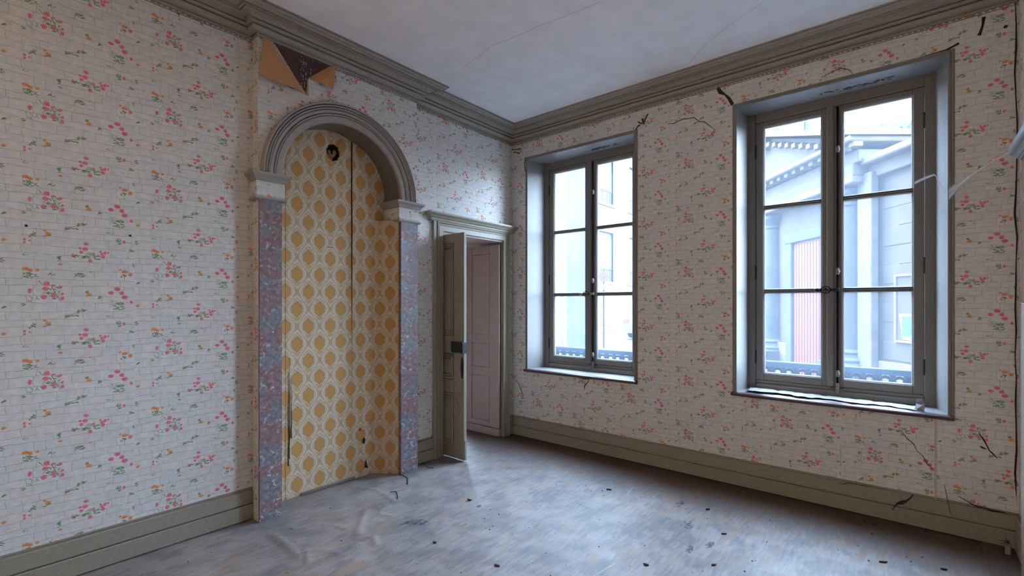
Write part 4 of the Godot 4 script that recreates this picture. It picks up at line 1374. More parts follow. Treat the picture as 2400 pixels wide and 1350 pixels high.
func build_doors() -> void:
	var o := thing("door_1", "grey-green door casing with one leaf standing open into the room", "door", Vector3.ZERO, 0, "", "structure")
	var up := Vector3.UP
	var ex := Vector3(1, 0, 0)
	# moulded casing: a rebated inner band and a raised outer bead
	var s := Shape.new()
	s.sweep([Vector2(0, -0.02), Vector2(0, 0.016), Vector2(0.004, 0.020), Vector2(0.050, 0.020), Vector2(0.054, 0.024), Vector2(0.060, 0.026), Vector2(0.064, 0.022), Vector2(0.068, 0.022), Vector2(0.076, 0.034), Vector2(0.083, 0.037), Vector2(0.088, 0.034), Vector2(0.090, 0.0)],
		[Vector3(0, 0, 0.163), Vector3(0, 2.15, 0.163), Vector3(0, 2.15, 1.037), Vector3(0, 0, 1.037)], ex)
	put("casing", s, M.door, o)
	boxes("casing_edge", [[Vector3(0, 0, 1.126), Vector3(0.028, 2.25, 1.166)]], M.door, o, 0.003)
	s = Shape.new()
	s.sweep([Vector2(0, 2.236), Vector2(0.028, 2.236), Vector2(0.034, 2.244), Vector2(0.040, 2.246), Vector2(0.040, 2.255), Vector2(0.048, 2.263), Vector2(0.060, 2.272), Vector2(0.064, 2.280), Vector2(0.078, 2.286), Vector2(0.088, 2.296), Vector2(0.090, 2.300), Vector2(0.090, 2.313), Vector2(0, 2.318)],
		[Vector3(0, 0, 1.168), Vector3(0.001, 0, 1.168), Vector3(0.001, 0, 0.066), Vector3(0, 0, 0.066)], up)
	put("cap_moulding", s, M.door, o)
	# linings of the opening
	boxes("jamb", [[Vector3(-0.35, 0, 1.030), Vector3(0, 2.15, 1.05)], [Vector3(-0.35, 2.135, 0.15), Vector3(0, 2.16, 1.05)], [Vector3(-0.35, 0, 0.13), Vector3(0, 2.15, 0.150)]], M.inner_door, o)
	# the leaf that stands open: stiles, rails, raised panels
	var leaf := Node3D.new()
	leaf.name = "door_leaf"
	leaf.set_meta("label", "grey-green panelled leaf standing open")
	o.add_child(leaf)
	leaf.position = Vector3(-0.14, 0, 0.991)
	# own axes: x out into the room, face towards the window at z = 0 .. back 0.036; the seen face is turned to the camera (+z)
	var W := 0.424
	var b := Shape.new()
	var f := 0.036
	b.box(Vector3(0.286, 0.014, 0), Vector3(W, 2.118, f), 0.003)
	b.box(Vector3(0.0, 0.014, 0), Vector3(0.06, 2.118, f), 0.003)
	for y in [[2.03, 2.118], [1.115, 1.155], [0.985, 1.08], [0.62, 0.745], [0.014, 0.12]]:
		b.box(Vector3(0.06, y[0], 0), Vector3(0.286, y[1], f), 0.002)
	b.box(Vector3(0.06, 1.08, 0.0), Vector3(0.286, 1.115, f), 0.002)
	b.box(Vector3(0.05, 0.10, 0.012), Vector3(0.29, 2.06, 0.022))
	put("stile_and_rail", b, M.door, leaf)
	for y in [[1.155, 2.03], [0.745, 0.985], [0.12, 0.62]]:
		var p := Shape.new()
		p.sweep([Vector2(0, -0.014), Vector2(-0.006, -0.014), Vector2(-0.006, 0.006), Vector2(-0.012, 0.010), Vector2(-0.020, 0.007), Vector2(-0.022, -0.010), Vector2(-0.028, -0.010), Vector2(-0.030, 0.004), Vector2(-0.036, 0.007), Vector2(-0.044, -0.002), Vector2(-0.046, -0.014)],
			[Vector3(0.06, y[0], f), Vector3(0.286, y[0], f), Vector3(0.286, y[1], f), Vector3(0.06, y[1], f), Vector3(0.06, y[0], f)], Vector3(0, 0, 1), false, false)
		p.box(Vector3(0.10, y[0] + 0.05, 0.02), Vector3(0.245, y[1] - 0.05, 0.032), 0.006)
		put("panel", p, M.door, leaf)
	# dark gap lines above and below the lock rail
	boxes("lock_case", [[Vector3(0.272, 1.005, f), Vector3(0.420, 1.105, f + 0.022)]], M.iron, leaf, 0.003)
	boxes("lock_plate", [[Vector3(0.405, 1.000, 0.004), Vector3(0.431, 1.100, f + 0.024)]], M.iron, leaf, 0.002)
	s = Shape.new()
	s.lathe([Vector2(0, 0), Vector2(0.012, 0), Vector2(0.010, 0.004), Vector2(0, 0.004)], Vector3(0.345, 1.055, f + 0.022), Vector3(0, 0, 1), 12)
	put("keyhole_cover", s, M.soot, leaf)
	var burn := Shape.new()
	var bp := PackedVector2Array()
	for k in 16:
		var an := TAU * k / 16
		bp.append(Vector2(0.402 + 0.022 * cos(an) * rng.randf_range(0.7, 1.0), 0.86 + 0.11 * sin(an) * rng.randf_range(0.8, 1.0)))
	burn.prism(bp, Vector3(0, 0, f), Vector3.RIGHT, Vector3.UP, Vector3(0, 0, 0.0012))
	put("scorch_mark", burn, M.burn, leaf)
	var holes := Shape.new()
	for k in 34:
		var q := Vector3(rng.randf_range(0.32, 0.40), rng.randf_range(0.42, 0.68), f)
		var a := rng.randf_range(0.001, 0.0035)
		holes.box(q - Vector3(a, a * 1.4, 0.001), q + Vector3(a, a * 1.4, 0.001))
	put("worm_hole", holes, M.burn, leaf).set_meta("kind", "stuff")
	boxes("crumb", [[Vector3(0.418, 0.02, 0.004), Vector3(0.428, 0.20, 0.03)]], M.door, leaf, 0.004)
	# the other leaf, folded right back into the passage: its panelled face closes the view
	var l2 := Node3D.new()
	l2.name = "far_leaf"
	l2.set_meta("label", "pinkish panelled leaf folded back into the passage")
	o.add_child(l2)
	l2.position = Vector3(-0.02, 0, 0.196)
	b = Shape.new()
	b.box(Vector3(-0.60, 0.09, -0.025), Vector3(0, 2.11, -0.012))
	for x in [[-0.60, -0.425], [-0.143, 0.0]]: b.box(Vector3(x[0], 0.088, -0.03), Vector3(x[1], 2.11, 0), 0.002)
	for y in [[2.02, 2.11], [1.017, 1.112], [0.652, 0.745], [0.088, 0.144]]: b.box(Vector3(-0.425, y[0], -0.03), Vector3(-0.143, y[1], 0), 0.002)
	put("stile_and_rail", b, M.inner_door, l2)
	for y in [[1.112, 2.02], [0.745, 1.017], [0.144, 0.652]]:
		var p := Shape.new()
		p.box(Vector3(-0.419, y[0] + 0.006, -0.02), Vector3(-0.149, y[1] - 0.006, -0.004), 0.003)
		put("panel", p, M.inner_door, l2)
	boxes("kick_board", [[Vector3(-0.60, 0.0, -0.028), Vector3(0, 0.080, 0.003)]], M.inner_door, l2, 0.002)
	boxes("catch", [[Vector3(-0.545, 1.04, 0), Vector3(-0.50, 1.12, 0.012)], [Vector3(-0.545, 1.51, 0), Vector3(-0.515, 1.56, 0.008)]], M.iron, l2, 0.002)

	var r := thing("door_2", "edge of a flaking door casing with moulded cap on the right wall", "door", Vector3.ZERO, 0, "", "structure")
	boxes("casing_leg", [[Vector3(RW - 0.040, 0, 0.372), Vector3(RW, 1.46, 0.50)]], M.door, r, 0.004)
	boxes("bare_casing_leg", [[Vector3(RW - 0.038, 1.46, 0.372), Vector3(RW, 2.23, 0.50)]], M.raw_wood, r, 0.004)
	boxes("casing_head", [[Vector3(RW - 0.04, 2.13, 0.50), Vector3(RW, 2.23, 1.40)]], M.door, r, 0.004)
	boxes("casing_leg", [[Vector3(RW - 0.04, 0, 1.38), Vector3(RW, 2.23, 1.50)]], M.door, r, 0.004)
	boxes("leaf", [[Vector3(RW - 0.012, 0.01, 0.50), Vector3(RW, 2.13, 1.38)]], M.door, r, 0.002)
	s = Shape.new()
	s.sweep([Vector2(0, 2.235), Vector2(0.038, 2.235), Vector2(0.044, 2.245), Vector2(0.050, 2.247), Vector2(0.052, 2.258), Vector2(0.060, 2.268), Vector2(0.074, 2.276), Vector2(0.080, 2.284), Vector2(0.082, 2.31), Vector2(0, 2.316)],
		[Vector3(RW, 0, 0.372), Vector3(RW - 0.001, 0, 0.372), Vector3(RW - 0.001, 0, 1.5), Vector3(RW, 0, 1.5)], up)
	put("cap_moulding", s, M.reveal, r)

# ------------------------------------------------------------------ loose things

func build_loose() -> void:
	# paper along the sill of the right window
	var t := thing("paper_strip", "torn strip of white paper lying along the right window sill", "paper", Vector3(2.94, 0.752, -0.10))
	var s := Shape.new()
	var N := 46
	var prev := []
	for i in N + 1:
		var f := float(i) / N
		var x := -0.52 + 1.04 * f
		var ro: Array = []
		for j in 6:
			var g := j / 5.0
			var z := lerpf(-0.075 + 0.012 * sin(i * 0.9) + 0.01 * sin(i * 2.3), 0.070 + 0.020 * sin(i * 0.45) + 0.008 * sin(i * 1.7), g)
			var y := 0.004 + 0.004 * absf(sin(i * 0.7 + j)) + 0.012 * (1.0 - f) * pow(absf(g - 0.5) * 2.0, 3.0)
			ro.append(Vector3(x, y, z))
		if prev.size():
			for j in 5:
				s.quad(prev[j], prev[j + 1], ro[j + 1], ro[j])
				s.quad(prev[j] - Vector3(0, 0.001, 0), ro[j] - Vector3(0, 0.001, 0), ro[j + 1] - Vector3(0, 0.001, 0), prev[j + 1] - Vector3(0, 0.001, 0))
		prev = ro
	put("sheet", s, M.paper, t)
	t = thing("crumpled_paper", "small folded scrap of white paper standing at right end of sill", "paper", Vector3(3.475, 0.752, -0.045))
	s = Shape.new()
	var w := [Vector3(-0.030, 0.0, 0.02), Vector3(-0.018, 0.045, 0.0), Vector3(-0.020, 0.075, -0.012), Vector3(0.018, 0.080, -0.006), Vector3(0.026, 0.045, -0.012), Vector3(0.022, 0.0, 0.025), Vector3(0.0, 0.028, 0.030)]
	for k in [[0, 6, 1], [1, 6, 4], [6, 5, 4], [1, 4, 3], [1, 3, 2], [0, 5, 6]]:
		s.tri(w[k[0]], w[k[1]], w[k[2]])
		s.tri(w[k[0]] - Vector3(0, 0, 0.0015), w[k[2]] - Vector3(0, 0, 0.0015), w[k[1]] - Vector3(0, 0, 0.0015))
	put("fold", s, M.paper, t)
	# cobweb between the right door cap and the window bead
	t = thing("cobweb", "dusty white cobweb strung from right door cap to window edge", "cobweb")
	var tip := Vector3(3.842, 2.285, 0.34)
	var knot := Vector3(3.765, 2.262, 0.19)
	var wall := Vector3(3.612, 2.145, 0.016)
	for k in [[[tip, Vector3(3.80, 2.275, 0.26), knot, Vector3(3.70, 2.225, 0.10), Vector3(3.65, 2.185, 0.04), wall], [0.014, 0.009, 0.010, 0.009, 0.024, 0.055], 0.85],
			[[tip, Vector3(3.80, 2.300, 0.26), Vector3(3.775, 2.285, 0.2), knot], [0.006, 0.022, 0.022, 0.006], 0.4],
			[[knot, Vector3(3.745, 2.292, 0.12), Vector3(3.725, 2.315, 0.05), Vector3(3.713, 2.325, 0.006)], [0.008, 0.005, 0.005, 0.004], 0.8],
			[[Vector3(3.615, 2.16, 0.014), Vector3(3.607, 2.05, 0.014), Vector3(3.607, 1.9, 0.014)], [0.010, 0.007, 0.002], 0.5],
			[[Vector3(3.600, 2.165, -0.02), Vector3(3.55, 2.310, -0.12), Vector3(3.50, 2.312, -0.21), Vector3(3.45, 2.295, -0.238)], [0.004, 0.007, 0.010, 0.014], 0.7],
			[[Vector3(3.88, 2.235, 0.37), Vector3(3.87, 2.14, 0.30), Vector3(3.86, 2.08, 0.2)], [0.003, 0.003, 0.002], 0.25]]:
		var sh := Shape.new()
		var pts: Array = k[0]
		var wid: Array = k[1]
		var curve := Curve3D.new()
		for i in pts.size():
			var tn: Vector3 = (pts[mini(i + 1, pts.size() - 1)] - pts[maxi(i - 1, 0)]) * 0.16
			curve.add_point(pts[i], -tn, tn)
		var len := curve.get_baked_length()
		var cols := 7
		var last := []
		for i in 25:
			var f := i / 24.0
			var q := curve.sample_baked(f * len)
			var g := f * (wid.size() - 1)
			var wd: float = lerpf(wid[int(g)], wid[mini(int(g) + 1, wid.size() - 1)], g - int(g))
			var row := []
			for j in cols:
				var h := float(j) / (cols - 1) * 2 - 1
				row.append([q + Vector3(0, h * wd, 0.004 * h * h), (1.0 - h * h * 0.85) * k[2] * (0.75 + 0.25 * sin(j * 3.1 + i * 0.6))])
			if last.size():
				for j in cols - 1:
					for p in [last[j], row[j + 1], last[j + 1], last[j], row[j], row[j + 1]]:
						sh.v.append(p[0])
						sh.n.append(Vector3(-0.6, 0, 0.8))
						sh.t.append(Vector2.ZERO)
						sh.c.append(Color(1, 1, 1, p[1]))
			last = row
		put("strand", sh, M.web, t)
	# nails left in the left wall
	for k in [[1.847, 3.823, "rusty nail in left wall, nearer the left edge"], [1.843, 3.409, "rusty nail in left wall beside the paper seam"]]:
		t = thing("nail", k[2], "nail", Vector3(0.002, k[0], k[1]), 0, "nails in the left wall")
		s = Shape.new()
		s.lathe([Vector2(0, -0.01), Vector2(0.0025, -0.01), Vector2(0.0025, 0.018), Vector2(0.006, 0.019), Vector2(0.006, 0.022), Vector2(0, 0.023)], Vector3.ZERO, Vector3(1, 0, 0), 10)
		put("shank", s, M.burn, t)
	# bits of wire on the floor
	var wires := [
		[[[0.085, 1.602], [0.13, 1.600], [0.176, 1.605], [0.22, 1.615], [0.244, 1.635], [0.29, 1.67], [0.327, 1.699]], "thin bent wire on floor at foot of right marble pilaster"],
		[[[0.357, 1.888], [0.371, 1.854], [0.39, 1.852], [0.434, 1.877], [0.47, 1.90], [0.506, 1.929]], "hooked piece of thin wire on floor before the niche"],
		[[[0.117, 1.326], [0.13, 1.33], [0.152, 1.34], [0.175, 1.325], [0.198, 1.316]], "short thin wire on floor beside the open door leaf"]]
	for k in wires:
		var p := []
		for q in k[0]: p.append(Vector3(q[0], ridge_height(q[0], q[1]) + 0.004, q[1]))
		s = Shape.new()
		s.tube(p, 0.0022, 6)
		tag(put("wire", s, M.soot), k[1], "wire", "bits of wire on the floor")
	# splinters and crumbs big enough to point at
	var bits := [[3.309, 0.693, 0.045, 0.6, "dark splinter on floor nearest the right wall"], [2.588, 1.337, 0.03, 0.9, "dark splinter on open floor, lowest below the right window"], [2.525, 0.925, 0.035, 0.7, "thin dark splinter on floor midway below the right window"],
		[1.668, 2.116, 0.034, 0.2, "dark flat chip on floor at bottom centre"], [2.298, 1.576, 0.032, 0.1, "brown flat chip on floor right of bottom centre"], [3.566, 0.572, 0.03, 0.4, "dark splinter on floor close to the floorboard edge"],
		[1.208, 2.17, 0.03, 0.1, "dark flake on floor left of bottom centre"], [0.922, 1.59, 0.04, 0.0, "grey flake on floor in front of the open door"], [2.33, 0.62, 0.03, 0.8, "dark splinter on floor below the gap between windows"], [1.62, 0.75, 0.04, 0.3, "grey crumb trail chip below the left window"]]
	for k in bits:
		t = thing("floor_chip", k[4], "debris", Vector3(k[0], 0.001, k[1]), k[3], "chips lying on the floor")
		s = Shape.new()
		var l: float = k[2] * 0.5
		s.prism(PackedVector2Array([Vector2(-l, 0.0), Vector2(-l * 0.4, -0.005), Vector2(l * 0.5, -0.004), Vector2(l, 0.001), Vector2(l * 0.3, 0.006), Vector2(-l * 0.5, 0.004)]), Vector3.ZERO, Vector3(1, 0, 0), Vector3(0, 0, 1), Vector3(0, 0.006, 0))
		put("chip", s, M.splinter, t)
	# grit nobody could count
	s = Shape.new()
	for k in 420:
		var x := rng.randf_range(0.2, 3.8)
		var z := rng.randf_range(0.06, 3.3)
		if k % 3 == 0:
			z = 0.03 + 0.25 * rng.randf() * rng.randf()
		var a := rng.randf_range(0.0012, 0.0036)
		if k % 2 == 0 and x < 1.2: continue
		var y := ridge_height(x, z)
		s.box(Vector3(x - a, y - 0.001, z - a * 0.8), Vector3(x + a * rng.randf_range(0.6, 2.0), y + a * 0.9, z + a), a * 0.3)
	tag(put("floor_grit", s, M.splinter), "fine dark grit scattered over the dusty floor", "grit", "", "stuff")
	# a curl of white fluff in the right corner
	t = thing("plaster_scrap", "white frayed scrap in the right corner by the casing", "debris", Vector3(3.86, 0.06, 0.12))
	s = Shape.new()
	for k in 9:
		var d := Vector3(rng.randf_range(-1, 0.3), rng.randf_range(-0.3, 0.9), rng.randf_range(-0.2, 1)).normalized() * 0.05
		s.tube([Vector3.ZERO, d * 0.5 + Vector3(0, 0.004, 0), d], 0.003, 5, 0.0008)
	s.box(Vector3(-0.012, -0.06, -0.012), Vector3(0.012, 0.008, 0.012), 0.004)
	put("shred", s, M.paper, t)

# ------------------------------------------------------------------ out of doors

func build_outside() -> void:
	# ground falls gently towards our house
	var g := Shape.new()
	var yy := func(z: float) -> float: return -0.1 + (-24.71 - z) * 0.0516
	for k in [[-14.0, 30.0, -0.6, -60.0]]:
		g.quad(Vector3(k[0], yy.call(k[2]), k[2]), Vector3(k[1], yy.call(k[2]), k[2]), Vector3(k[1], yy.call(k[3]), k[3]), Vector3(k[0], yy.call(k[3]), k[3]))
		g.quad(Vector3(k[0], -2.2, k[2]), Vector3(k[0], -2.2, k[3]), Vector3(k[1], -2.2, k[3]), Vector3(k[1], -2.2, k[2]))
	tag(put("street", g, M.asphalt), "pale sloping street outside the windows", "street", "", "structure")
	g = Shape.new()
	for k in 14:
		var za := -12.0 - k * 3.0
		var zb := za - 2.98
		var a: float = yy.call(za)
		var b: float = yy.call(zb)
		g.quad(Vector3(-11.8, a + 0.14, za), Vector3(-10.3, a + 0.14, za), Vector3(-10.3, b + 0.14, zb), Vector3(-11.8, b + 0.14, zb))
		g.quad(Vector3(-10.3, a - 0.1, za), Vector3(-10.3, b - 0.1, zb), Vector3(-10.3, b + 0.14, zb), Vector3(-10.3, a + 0.14, za))
	tag(put("pavement", g, M.paving), "narrow pavement at the foot of the white house", "pavement", "", "structure")

	# white house up the street: own axes, x along the facade away from us, z out of it
	var h := thing("house", "tall white house with cream ground floor beyond the left window", "house", Vector3(-11.75, 0, -16.0), PI / 2)
	# facade x = -(z + 16): windows at 6.5..8.5, 10.8..12.8, ...
	var cols := [[2.3, 4.2], [6.6, 8.5], [10.85, 12.7], [15.1, 17.0]]
	var rowsy := [[2.95, 6.2], [8.05, 11.2]]
	var wall := []
	var x := 0.0
	for c in cols:
		wall.append([Vector3(x, 2.35, -0.5), Vector3(c[0], 14, 0)])
		wall.append([Vector3(c[0], 2.35, -0.5), Vector3(c[1], rowsy[0][0], 0)])
		wall.append([Vector3(c[0], rowsy[0][1], -0.5), Vector3(c[1], rowsy[1][0], 0)])
		wall.append([Vector3(c[0], rowsy[1][1], -0.5), Vector3(c[1], 14, 0)])
		x = c[1]
	wall.append([Vector3(x, 2.35, -0.5), Vector3(22, 14, 0)])
	wall.append([Vector3(0, -1.5, -8), Vector3(22, 14, -0.5)])
	boxes("upper_wall", wall, M.house_white, h)
	boxes("ground_floor_wall", [[Vector3(0, -1.5, -0.5), Vector3(22, 2.32, 0.06)]], M.house_cream, h)
	boxes("string_course", [[Vector3(0, 2.30, 0), Vector3(22, 2.42, 0.12)]], M.house_cream, h, 0.02)
	for c in cols:
		for r in rowsy:
			var s := Shape.new()
			s.sweep([Vector2(0, -0.1), Vector2(0, 0.04), Vector2(0.22, 0.04), Vector2(0.22, 0)], [Vector3(c[1], r[0], 0), Vector3(c[1], r[1], 0), Vector3(c[0], r[1], 0), Vector3(c[0], r[0], 0)], Vector3(0, 0, 1))
			var wi := put("window_surround", s, M.house_pink, h)
			boxes("shutter", [[Vector3(c[0], r[0], -0.22), Vector3((c[0] + c[1]) / 2 - 0.02, r[1], -0.16)], [Vector3((c[0] + c[1]) / 2 + 0.02, r[0], -0.22), Vector3(c[1], r[1], -0.16)]], M.shutter, wi, 0.01)
			boxes("window_sill", [[Vector3(c[0] - 0.25, r[0] - 0.16, -0.1), Vector3(c[1] + 0.25, r[0], 0.14)]], M.house_pink, wi, 0.02)
			s = Shape.new()
			for i in 9: s.tube([Vector3(lerpf(c[0] + 0.05, c[1] - 0.05, i / 8.0), r[0], 0.02), Vector3(lerpf(c[0] + 0.05, c[1] - 0.05, i / 8.0), r[0] + 0.8, 0.02)], 0.014, 5)
			s.tube([Vector3(c[0], r[0] + 0.8, 0.02), Vector3(c[1], r[0] + 0.8, 0.02)], 0.02, 5)
			put("guard_rail", s, M.shutter, wi)
		var cw: float = (c[0] + c[1]) / 2
		var bw := boxes("basement_window", [[Vector3(cw - 0.72, 0.2, 0.055), Vector3(cw + 0.72, 1.68, 0.075)]], M.shutter, h, 0.005)
		boxes("window_frame", [[Vector3(cw - 0.80, 0.12, 0.05), Vector3(cw - 0.72, 1.76, 0.10)], [Vector3(cw + 0.72, 0.12, 0.05), Vector3(cw + 0.80, 1.76, 0.10)], [Vector3(cw - 0.72, 1.68, 0.05), Vector3(cw + 0.72, 1.76, 0.10)], [Vector3(cw - 0.72, 0.12, 0.05), Vector3(cw + 0.72, 0.20, 0.10)]], M.house_cream, bw, 0.008)
	var rf := Shape.new()
	rf.prism(PackedVector2Array([Vector2(0.5, 14), Vector2(-4.2, 16.4), Vector2(-8.5, 14)]), Vector3(-0.2, 0, 0), Vector3(0, 0, 1), Vector3.UP, Vector3(22.4, 0, 0))
	put("roof", rf, M.roof, h)

	# neighbour at the left of the left window
	var nb := thing("neighbour_house", "bluish corner of a nearer house at left of the left window", "house", Vector3(-7.0, 0, -8.6))
	boxes("wall", [[Vector3(-2.6, -1.4, -1.0), Vector3(2.55, 7.5, 0.9)]], M.neighbour, nb, 0.02)
	boxes("corner_pilaster", [[Vector3(2.42, -1.4, 0.8), Vector3(2.60, 7.5, 0.96)]], M.house_white, nb, 0.01)
	var nr := Shape.new()
	nr.prism(PackedVector2Array([Vector2(1.2, 7.5), Vector2(0, 8.6), Vector2(-1.3, 7.5)]), Vector3(-2.8, 0, 0), Vector3(0, 0, 1), Vector3.UP, Vector3(5.6, 0, 0))
	put("roof", nr, M.roof, nb)

	# chapel opposite the right window: own axes, x along the facade towards our house, z out of it
	var c := thing("chapel", "classical stone chapel with pediment and pink door beyond right window", "church", Vector3(0.151, -0.35, -13.816), deg_to_rad(-49.98))
	var u := 0.35     # its own ground is below our floor
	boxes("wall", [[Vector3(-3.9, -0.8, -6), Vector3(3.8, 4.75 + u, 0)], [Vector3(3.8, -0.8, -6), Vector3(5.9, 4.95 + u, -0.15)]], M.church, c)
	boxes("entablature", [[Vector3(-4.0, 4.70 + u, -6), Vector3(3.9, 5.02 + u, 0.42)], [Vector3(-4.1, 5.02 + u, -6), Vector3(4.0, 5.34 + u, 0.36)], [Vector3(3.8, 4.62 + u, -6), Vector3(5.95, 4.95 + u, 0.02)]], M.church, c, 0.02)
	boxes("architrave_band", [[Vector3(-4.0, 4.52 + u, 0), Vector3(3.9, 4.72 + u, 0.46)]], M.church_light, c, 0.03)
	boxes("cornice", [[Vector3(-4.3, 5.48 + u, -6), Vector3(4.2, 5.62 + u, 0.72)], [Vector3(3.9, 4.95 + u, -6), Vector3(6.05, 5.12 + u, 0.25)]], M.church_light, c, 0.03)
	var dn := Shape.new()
	for k in 21:
		var dx := -4.0 + k * 0.4
		dn.box(Vector3(dx, 5.36 + u, 0.36), Vector3(dx + 0.18, 5.48 + u, 0.6), 0.01)
	for k in 11:
		var f := (k + 0.5) / 11.0
		for m in [-1.0, 1.0]:
			var px: float = m * 3.9 * (1 - f)
			var py: float = 5.62 + 1.42 * f - 0.22 + u
			if py > 5.66 + u: dn.box(Vector3(px - 0.09, py - 0.08, 0.32), Vector3(px + 0.09, py + 0.06, 0.56), 0.01)
	put("dentil_row", dn, M.church_light, c)
	var pd := Shape.new()
	pd.prism(PackedVector2Array([Vector2(-4.0, 5.60 + u), Vector2(4.0, 5.60 + u), Vector2(0, 7.0 + u)]), Vector3(0, 0, -6), Vector3.RIGHT, Vector3.UP, Vector3(0, 0, 6.32))
	put("tympanum", pd, M.church, c)
	pd = Shape.new()
	for m in [-1.0, 1.0]:
		pd.prism(PackedVector2Array([Vector2(m * 4.3, 5.60 + u), Vector2(m * 4.3, 5.74 + u), Vector2(0, 7.24 + u), Vector2(0, 7.06 + u)]), Vector3(0, 0, -6), Vector3.RIGHT, Vector3.UP, Vector3(0, 0, 6.70))
	put("raking_cornice", pd, M.church_light, c)
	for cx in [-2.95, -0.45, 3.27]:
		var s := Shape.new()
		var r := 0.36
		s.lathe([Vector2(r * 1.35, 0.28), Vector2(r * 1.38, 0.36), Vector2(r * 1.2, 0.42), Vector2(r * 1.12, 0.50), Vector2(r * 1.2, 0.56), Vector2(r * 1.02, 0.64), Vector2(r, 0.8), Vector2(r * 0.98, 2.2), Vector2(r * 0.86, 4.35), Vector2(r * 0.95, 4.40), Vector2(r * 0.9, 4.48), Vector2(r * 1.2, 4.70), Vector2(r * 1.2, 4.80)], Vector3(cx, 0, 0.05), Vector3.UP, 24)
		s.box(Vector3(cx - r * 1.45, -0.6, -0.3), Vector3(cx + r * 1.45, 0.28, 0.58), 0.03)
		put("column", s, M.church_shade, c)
	for px in [[-1.9, -1.72], [3.66, 4.14]]:
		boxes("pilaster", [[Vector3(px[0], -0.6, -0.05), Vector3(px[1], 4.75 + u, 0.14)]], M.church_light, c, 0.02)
	boxes("door_leaf", [[Vector3(0.75, -0.6, -0.02), Vector3(2.45, 3.75, 0.02)]], M.pink_door, c)
	var pl := Shape.new()
	for k in 12: pl.box(Vector3(0.77 + k * 0.14, -0.5, 0.02), Vector3(0.89 + k * 0.14, 3.7, 0.035), 0.004)
	put("door_board", pl, M.pink_door, c)
	boxes("door_surround", [[Vector3(0.45, -0.6, 0), Vector3(0.75, 3.95, 0.12)], [Vector3(2.45, -0.6, 0), Vector3(2.72, 3.95, 0.12)], [Vector3(0.45, 3.75, 0), Vector3(2.72, 4.05, 0.14)]], M.church_shade, c, 0.02)
	boxes("plinth", [[Vector3(4.14, -0.6, -0.15), Vector3(5.92, 0.42, -0.02)]], M.church_light, c, 0.02)
	boxes("plinth", [[Vector3(-1.7, -0.6, 0), Vector3(0.45, 0.55, 0.1)]], M.church_light, c, 0.02)
	# coursed blocks of the wall beside the pilaster
	for r in 9:
		for k in 2:
			var bx := 4.18 + k * 0.95 + (0.45 if r % 2 else 0.0)
			boxes("stone_block", [[Vector3(bx, 0.46 + r * 0.46, -0.16), Vector3(bx + 0.93, 0.46 + r * 0.46 + 0.445, -0.13 - 0.004 * ((r + k) % 3))]], M.church, c, 0.012)
	var nbd := thing("notice_board", "framed notice board with a curling poster on the chapel wall", "notice board", Vector3(0.151, 0, -13.816) + Vector3(0.643, 0, 0.7658) * 4.88 + Vector3(-0.7658, 0, 0.643) * -0.12, deg_to_rad(-49.98))
	boxes("frame", [[Vector3(-0.31, 0.56, 0), Vector3(-0.26, 2.16, 0.05)], [Vector3(0.26, 0.56, 0), Vector3(0.31, 2.16, 0.05)], [Vector3(-0.26, 0.56, 0), Vector3(0.26, 0.61, 0.05)], [Vector3(-0.26, 2.11, 0), Vector3(0.26, 2.16, 0.05)]], M.sign_white, nbd, 0.008)
	boxes("backing", [[Vector3(-0.27, 0.6, -0.01), Vector3(0.27, 2.12, 0.012)]], M.church, nbd)
	var ps := Shape.new()
	ps.prism(PackedVector2Array([Vector2(-0.09, 0.64), Vector2(0.20, 0.62), Vector2(0.20, 1.24), Vector2(-0.20, 1.24)]), Vector3(0, 0, 0.02), Vector3.RIGHT, Vector3.UP, Vector3(0, 0, 0.004))
	var po := put("poster", ps, M.sign_white, nbd)
	boxes("poster_print", [[Vector3(-0.10, 0.72, 0.024), Vector3(0.16, 1.18, 0.026)]], M.sign_blue, po)

	# tower far behind
	var tw := thing("tower", "slim far tower rising above the left end of the pediment", "tower", Vector3(-4.1, 0, -41.8))
	boxes("shaft", [[Vector3(-0.9, -1, -0.9), Vector3(0.9, 19, 0.9)]], M.church_shade, tw, 0.05)
	boxes("buttress", [[Vector3(-1.5, -1, -0.4), Vector3(-0.9, 16.6, 0.4)], [Vector3(0.9, -1, -0.4), Vector3(1.5, 16.6, 0.4)]], M.church_shade, tw, 0.05)
	var tp := Shape.new()
	tp.lathe([Vector2(1.3, 19), Vector2(0.9, 20.5), Vector2(0.4, 22.5), Vector2(0, 24)], Vector3.ZERO, Vector3.UP, 8)
	put("spire", tp, M.roof, tw)
	# tree behind the chapel
	var tr := thing("tree", "pale green tree showing above the chapel roof", "tree", Vector3(2.3, 0, -28.6))
	var ts := Shape.new()
	ts.tube([Vector3(0, -1, 0), Vector3(0.1, 4, 0), Vector3(0, 9, 0.1)], 0.3, 8, 0.12)
	put("trunk", ts, M.bark, tr)
	ts = Shape.new()
	for k in 2600:
		var d := Vector3(rng.randfn(), rng.randfn(), rng.randfn()).normalized() * pow(rng.randf(), 0.4)
		var q := Vector3(d.x * 2.7, 8.8 + d.y * 2.6, d.z * 2.4)
		var a := Vector3(rng.randf_range(-1, 1), rng.randf_range(-1, 1), rng.randf_range(-1, 1)).normalized() * 0.22
		var b := a.cross(Vector3(rng.randf(), 1, rng.randf())).normalized() * 0.13
		ts.quad(q - a, q - b, q + a, q + b)
	var cr := put("crown", ts, M.leaf, tr)
	cr.set_meta("kind", "stuff")

	# no-stopping sign
	var sg := thing("road_sign", "round no-stopping sign, red cross on blue, with plate beneath", "road sign", Vector3(-7.46, 0, -15.52), 0.42)
	var s3 := Shape.new()
	s3.tube([Vector3(0, -0.7, -0.04), Vector3(0, 3.05, -0.04)], 0.03, 10)
	put("post", s3, M.zinc, sg)
	s3 = Shape.new()
